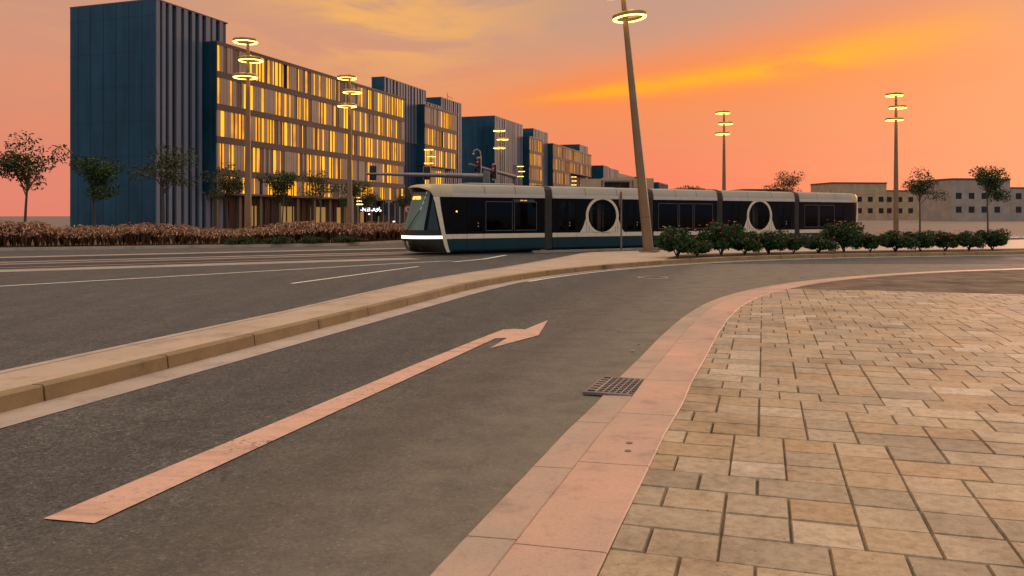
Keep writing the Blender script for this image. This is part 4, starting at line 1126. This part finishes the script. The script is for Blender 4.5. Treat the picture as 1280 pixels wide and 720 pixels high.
# low far row to the right of the view
for i, (px, wpx, Yd, h, mt_, lab) in enumerate(((846, 60, 470, 17, 'pale', 'pale low building on the far right skyline nearest the lamp pole'), (930, 90, 420, 15, 'blueglass', 'dark blue low building on the far right skyline'), (1040, 120, 360, 16, 'beige', 'sand coloured long building on the far right skyline'), (1190, 130, 300, 15, 'pale', 'pale long building at the right edge of the skyline'))):
    x, y, _ = at_px(px, Yd); wm = wpx*Yd/F; r = empty('low_building', (x, y, 0), R(6)); tag(r, lab, 'building')
    mb = MB(); mb.box(0, wm*.6, 0, 20, 0, h).box(wm*.6, wm, 2, 22, 0, h*.8); wl_ = mb.build('wall', M[mt_], r)
    mb = MB(); mb.box(-.2, wm*.6+.2, -.2, 20.2, h, h+.5).box(wm*.6+.2, wm+.2, 1.8, 22.2, h*.8, h*.8+.4); mb.build('roof', M['coping'], r)
    k = 1.5
    while k < wm-2:
        for z in range(3, int(h*.8)-2, 5):
            f_ = 0 if k < wm*.6-2 else 2
            if wm*.6-2 <= k < wm*.6: continue
            MB().box(k, k+2.2, f_-.06, f_-.01, z, z+2.2).build('window', M['slot'], wl_)
        k += 5.0

# ------------------------------------------------------------------ vegetation
def leaf_cloud(mb, rnd, c, rad, n, size, rg, flat=1.0, hollow=.35):
    for _ in range(n):
        while True:
            p = Vector((rg.uniform(-1, 1), rg.uniform(-1, 1), rg.uniform(-1, 1)))
            if hollow < p.length < 1: break
        q = Vector((c[0]+p.x*rad[0], c[1]+p.y*rad[1], c[2]+p.z*rad[2]))
        a = Vector((rg.gauss(0, 1), rg.gauss(0, 1), rg.gauss(0, 1)*flat)).normalized(); b_ = a.cross(Vector((rg.gauss(0, 1), rg.gauss(0, 1), rg.gauss(0, 1)))).normalized()
        s = size*rg.uniform(.6, 1.3)
        mb.add([q-a*s, q+b_*s*.38, q+a*s, q-b_*s*.38], [(0, 1, 2, 3)]); rnd.append(min(1, max(0, rg.gauss(.45, .25))))
def set_rnd(o, rnd):
    at = o.data.attributes.new('rnd', 'FLOAT', 'FACE'); at.data.foreach_set('value', rnd)
def make_tree(h, r, seed, mat='leaf', th=.09, dens=1.0):
    rg = random.Random(seed); root = empty('tree')
    mb = MB(); tips = []
    top_ = Vector((rg.uniform(-.2, .2), rg.uniform(-.2, .2), h*.62))
    mb.tube([(0, 0, 0), (top_.x*.4, top_.y*.4, h*.3), tuple(top_)], [th, th*.75, th*.5], 7)
    for k in range(8):
        a = rg.uniform(0, 2*math.pi); l = rg.uniform(.45, .95)*r; z0 = h*rg.uniform(.4, .62); bs = Vector((top_.x*z0/(h*.62), top_.y*z0/(h*.62), z0))
        e = bs+Vector((math.cos(a)*l, math.sin(a)*l, rg.uniform(.12, .36)*h)); m_ = (bs+e)/2+Vector((0, 0, .08*h))
        mb.tube([tuple(bs), tuple(m_), tuple(e)], [th*.4, th*.28, th*.12], 5); tips.append(e); tips.append(m_)
    mb.build('trunk', M['bark'], root, True)
    lm = MB(); rnd = []
    for t_ in tips: leaf_cloud(lm, rnd, t_, (r*.36, r*.36, r*.28), int(170*dens), .11, rg)
    leaf_cloud(lm, rnd, (0, 0, h*.8), (r*.5, r*.5, h*.2), int(520*dens), .11, rg, hollow=.1)
    c = lm.build('crown', M[mat], root); set_rnd(c, rnd); return root
protos = [make_tree(6.3, 2.0, 1, 'leaf_olive', .09, .7), make_tree(5.8, 1.8, 2, 'leaf', .08, .9), make_tree(6.6, 2.2, 3, 'leaf_olive', .1, .6)]
TG = 'young street trees in front of the arcade'
tspots = [(443, 92, 1, 1.02, 'young green tree behind the small ring lamp, at the left end of the tall grass'), (459, 100, 0, .9, 'thin olive tree behind the illuminated sign'), (507, 90, 0, .8, 'olive tree with sparse crown just left of the tram windscreen'),
          (400, 84, 2, 1, 'olive tree left of the lit arcade start'), (352, 76, 1, 1.05, 'dense green tree on the verge between two ring lamps'), (285, 68, 0, 1, 'olive tree left of the near ring lamp on the verge'), (205, 62, 2, 1.1, 'wide olive tree left of centre of the dark arcade'), (120, 57, 1, 1.05, 'dense green tree near the left edge'), (30, 52, 0, 1.15, 'olive tree at the very left edge'),
          (860, 105, 1, 1, 'green tree showing over the tram behind the second bellows'), (980, 92, 2, 1.05, 'olive tree behind the rear half of the tram'), (1150, 84, 0, 1.1, 'olive tree past the rear end of the tram'), (1235, 78, 1, 1.15, 'green tree near the right edge behind the tracks')]
used = set()
for i, (px, Yd, k, sc, lab) in enumerate(tspots):
    t_ = protos[k] if k not in used else copy_tree(protos[k]); used.add(k)
    t_.location = at_px(px, Yd); t_.rotation_euler = (0, 0, i*1.3); t_.scale = (sc,)*3; tag(t_, lab, 'tree', TG)

# verge bed with tall ornamental grass
verge = [(-70, 30), (-26, 41.3), (-9.9, 48.4), (-7.3, 54), (-3.5, 62), (-6.5, 66), (-14, 62), (-30, 56), (-75, 44)]
tag(poly('verge', verge, .14, M['soil'], .14), kind='structure')
mb = MB(); strip_mb(mb, verge[:5], -.02, .16, .148); tag(mb.build('verge_kerb', M['gutter']), kind='structure')
def vkerb_face():
    mb = MB(); rows = []
    for p in offs(verge[:5], .162): rows.append([(p[0], p[1], 0), (p[0], p[1], .147)])
    mb.grid(rows); return tag(mb.build('verge_kerb_face', M['gutter']), kind='structure')
vkerb_face()
rg = random.Random(5); mb = MB(); rnd = []; pm = MB(); prnd = []
def bedline(t_):   # along the front edge of the verge
    pts = [(-60, 33.6), (-26, 42.4), (-10.1, 49.6), (-7.6, 55.2), (-4.2, 62)]
    L = [math.dist(a, b) for a, b in zip(pts, pts[1:])]; d = t_*sum(L)
    for (a, b), l in zip(zip(pts, pts[1:]), L):
        if d <= l: return Vector((a[0]+(b[0]-a[0])*d/l, a[1]+(b[1]-a[1])*d/l))
        d -= l
    return Vector(pts[-1])
def in_gap(c): return c.x < -10.6 and c.x > -12.2
for i in range(1250):
    t_ = i/1250+rg.uniform(0, .004); c = bedline(min(t_, 1)); d_ = rg.uniform(.15, 2.6); c = c+Vector((-.35, .93))*d_
    hh = (.92+.22*math.sin(i*.031)*math.sin(i*.0113+1))*rg.uniform(.85, 1.22)*(.72 + .35*min(1, d_/1.0))
    for k in range(17):
        a = rg.uniform(0, 2*math.pi); l = hh*rg.uniform(.35, .6); w_ = .013
        dx, dy = math.cos(a)*l, math.sin(a)*l
        p = [Vector((c.x, c.y, .12)), Vector((c.x+dx*.35, c.y+dy*.35, .12+hh*.62)), Vector((c.x+dx*.85, c.y+dy*.85, .12+hh*(.9+rg.uniform(-.15, .1)))), Vector((c.x+dx*1.35, c.y+dy*1.35, .12+hh*rg.uniform(.6, 1.0)))]
        s_ = Vector((-dy, dx, 0)).normalized()*w_
        for u, v, w1, w2 in ((p[0], p[1], 1, 1), (p[1], p[2], 1, .8)):
            mb.add([u-s_*w1, u+s_*w1, v+s_*w2, v-s_*w2], [(0, 1, 2, 3)]); rnd.append(rg.random())
        if rg.random() < .9:
            q_ = p[2]; e = p[3]; sz = Vector((0, 0, .034))
            for ax in (s_*2.4, sz):
                m_ = (q_+e)/2; pm.add([q_, m_+ax, e, m_-ax], [(0, 1, 2, 3)]); prnd.append(rg.random())
go = mb.build('ornamental_grass', M['blade']); set_rnd(go, rnd); tag(go, 'tall reddish ornamental grass filling the verge at the left', 'grass', kind='stuff')
po = pm.build('plumes', M['plume'], go); set_rnd(po, prnd)

def make_shrub(seed, rx, rz, n, size, mat, flowers=0, name='shrub'):
    rg = random.Random(seed); r = empty(name)
    mb = MB()
    for k in range(7):
        a = rg.uniform(0, 6.28); mb.tube([(0, 0, 0), (math.cos(a)*rx*.3, math.sin(a)*rx*.3, rz*.5), (math.cos(a)*rx*.6, math.sin(a)*rx*.6, rz*.9)], [.025, .018, .008], 5)
    mb.build('stem', M['bark'], r)
    lm = MB(); rnd = []
    for k in range(16):
        a = rg.uniform(0, 6.28); d = rx*math.sqrt(rg.random())*.85; z = rz*(.35+.62*rg.random()*(1-.4*d/rx))
        q = rg.uniform(.22, .42); leaf_cloud(lm, rnd, (math.cos(a)*d, math.sin(a)*d, z), (rx*q, rx*q, rz*q*.8), n//16, size, rg, hollow=.0)
    c = lm.build('foliage', M[mat], r); set_rnd(c, rnd)
    if flowers:
        fm = MB()
        for k in range(flowers):
            a = rg.uniform(0, 6.28); d = rx*rg.uniform(.3, .95); z = rz*rg.uniform(.7, 1.12)
            x, y = math.cos(a)*d, math.sin(a)*d
            for j in range(5):
                b = j*1.256; fm.add([(x, y, z), (x+.04*math.cos(b), y+.04*math.sin(b), z+.02), (x+.05*math.cos(b+.5), y+.05*math.sin(b+.5), z-.01)], [(0, 1, 2)], k % 3 == 0)
        fm.build('blossom', [M['flower'], M['flower2']], r)
    return r
sh0 = make_shrub(4, .85, 1.0, 5200, .06, 'leaf', 26)
bed = []
for i, p in enumerate([q for q in offs(K, -.42) if q[0] > 5.5 and q[0] < 62]): bed.append(p)
bed2 = [(p[0]-.6, p[1]+2.2) for p in bed]
tag(poly('planting_bed', bed+list(reversed([p for p in offs(K, -2.6) if p[0] > 6.6 and p[0] < 60])), .156, M['soil']), kind='structure')
line = resample([p for p in offs(K, -1.15) if p[0] > 6.0], 1.35)
words = ['first', 'second', 'third', 'fourth', 'fifth', 'sixth', 'seventh', 'eighth', 'ninth', 'tenth', 'eleventh', 'twelfth', 'thirteenth', 'fourteenth']
for i, p in enumerate(line[:14]):
    s_ = sh0 if i == 0 else copy_tree(sh0)
    q = (1.12, .85, 1.12, .9, 1.2, .75, 1.0)[i % 7]; s_.location = (p[0]+(.12 if i == 0 else 0), p[1], .15); s_.rotation_euler = (0, 0, i*2.1); s_.scale = (q, q, q*(1, .72, 1.15, .95, .8)[i % 5])
    tag(s_, 'leafy green shrub with small red flowers, the nearest one to the leaning lamp' if i == 0 else words[i]+' green flowering shrub along the island bed, counting away from the lamp', 'shrub', 'shrubs in the island bed')
hb = make_shrub(8, .9, .42, 3600, .05, 'leaf', 0, 'low_shrub'); x, y, _ = at_px(441, 48.2)
hb.location = (-9.75, 49.0, .12); tag(hb, 'low clipped green shrub before the tall grass, nearest to the tram', 'shrub', 'low green shrubs on the verge')
for i, (xx, yy, lab) in enumerate(((-11.6, 48.0, 'low clipped green shrub second along the verge edge'), (-13.4, 47.2, 'low clipped green shrub third along the verge edge'), (-15.3, 46.4, 'low clipped green shrub fourth along the verge edge, farthest left'))):
    c = copy_tree(hb); c.location = (xx, yy, .12); c.rotation_euler = (0, 0, i+1); tag(c, lab, 'shrub', 'low green shrubs on the verge')
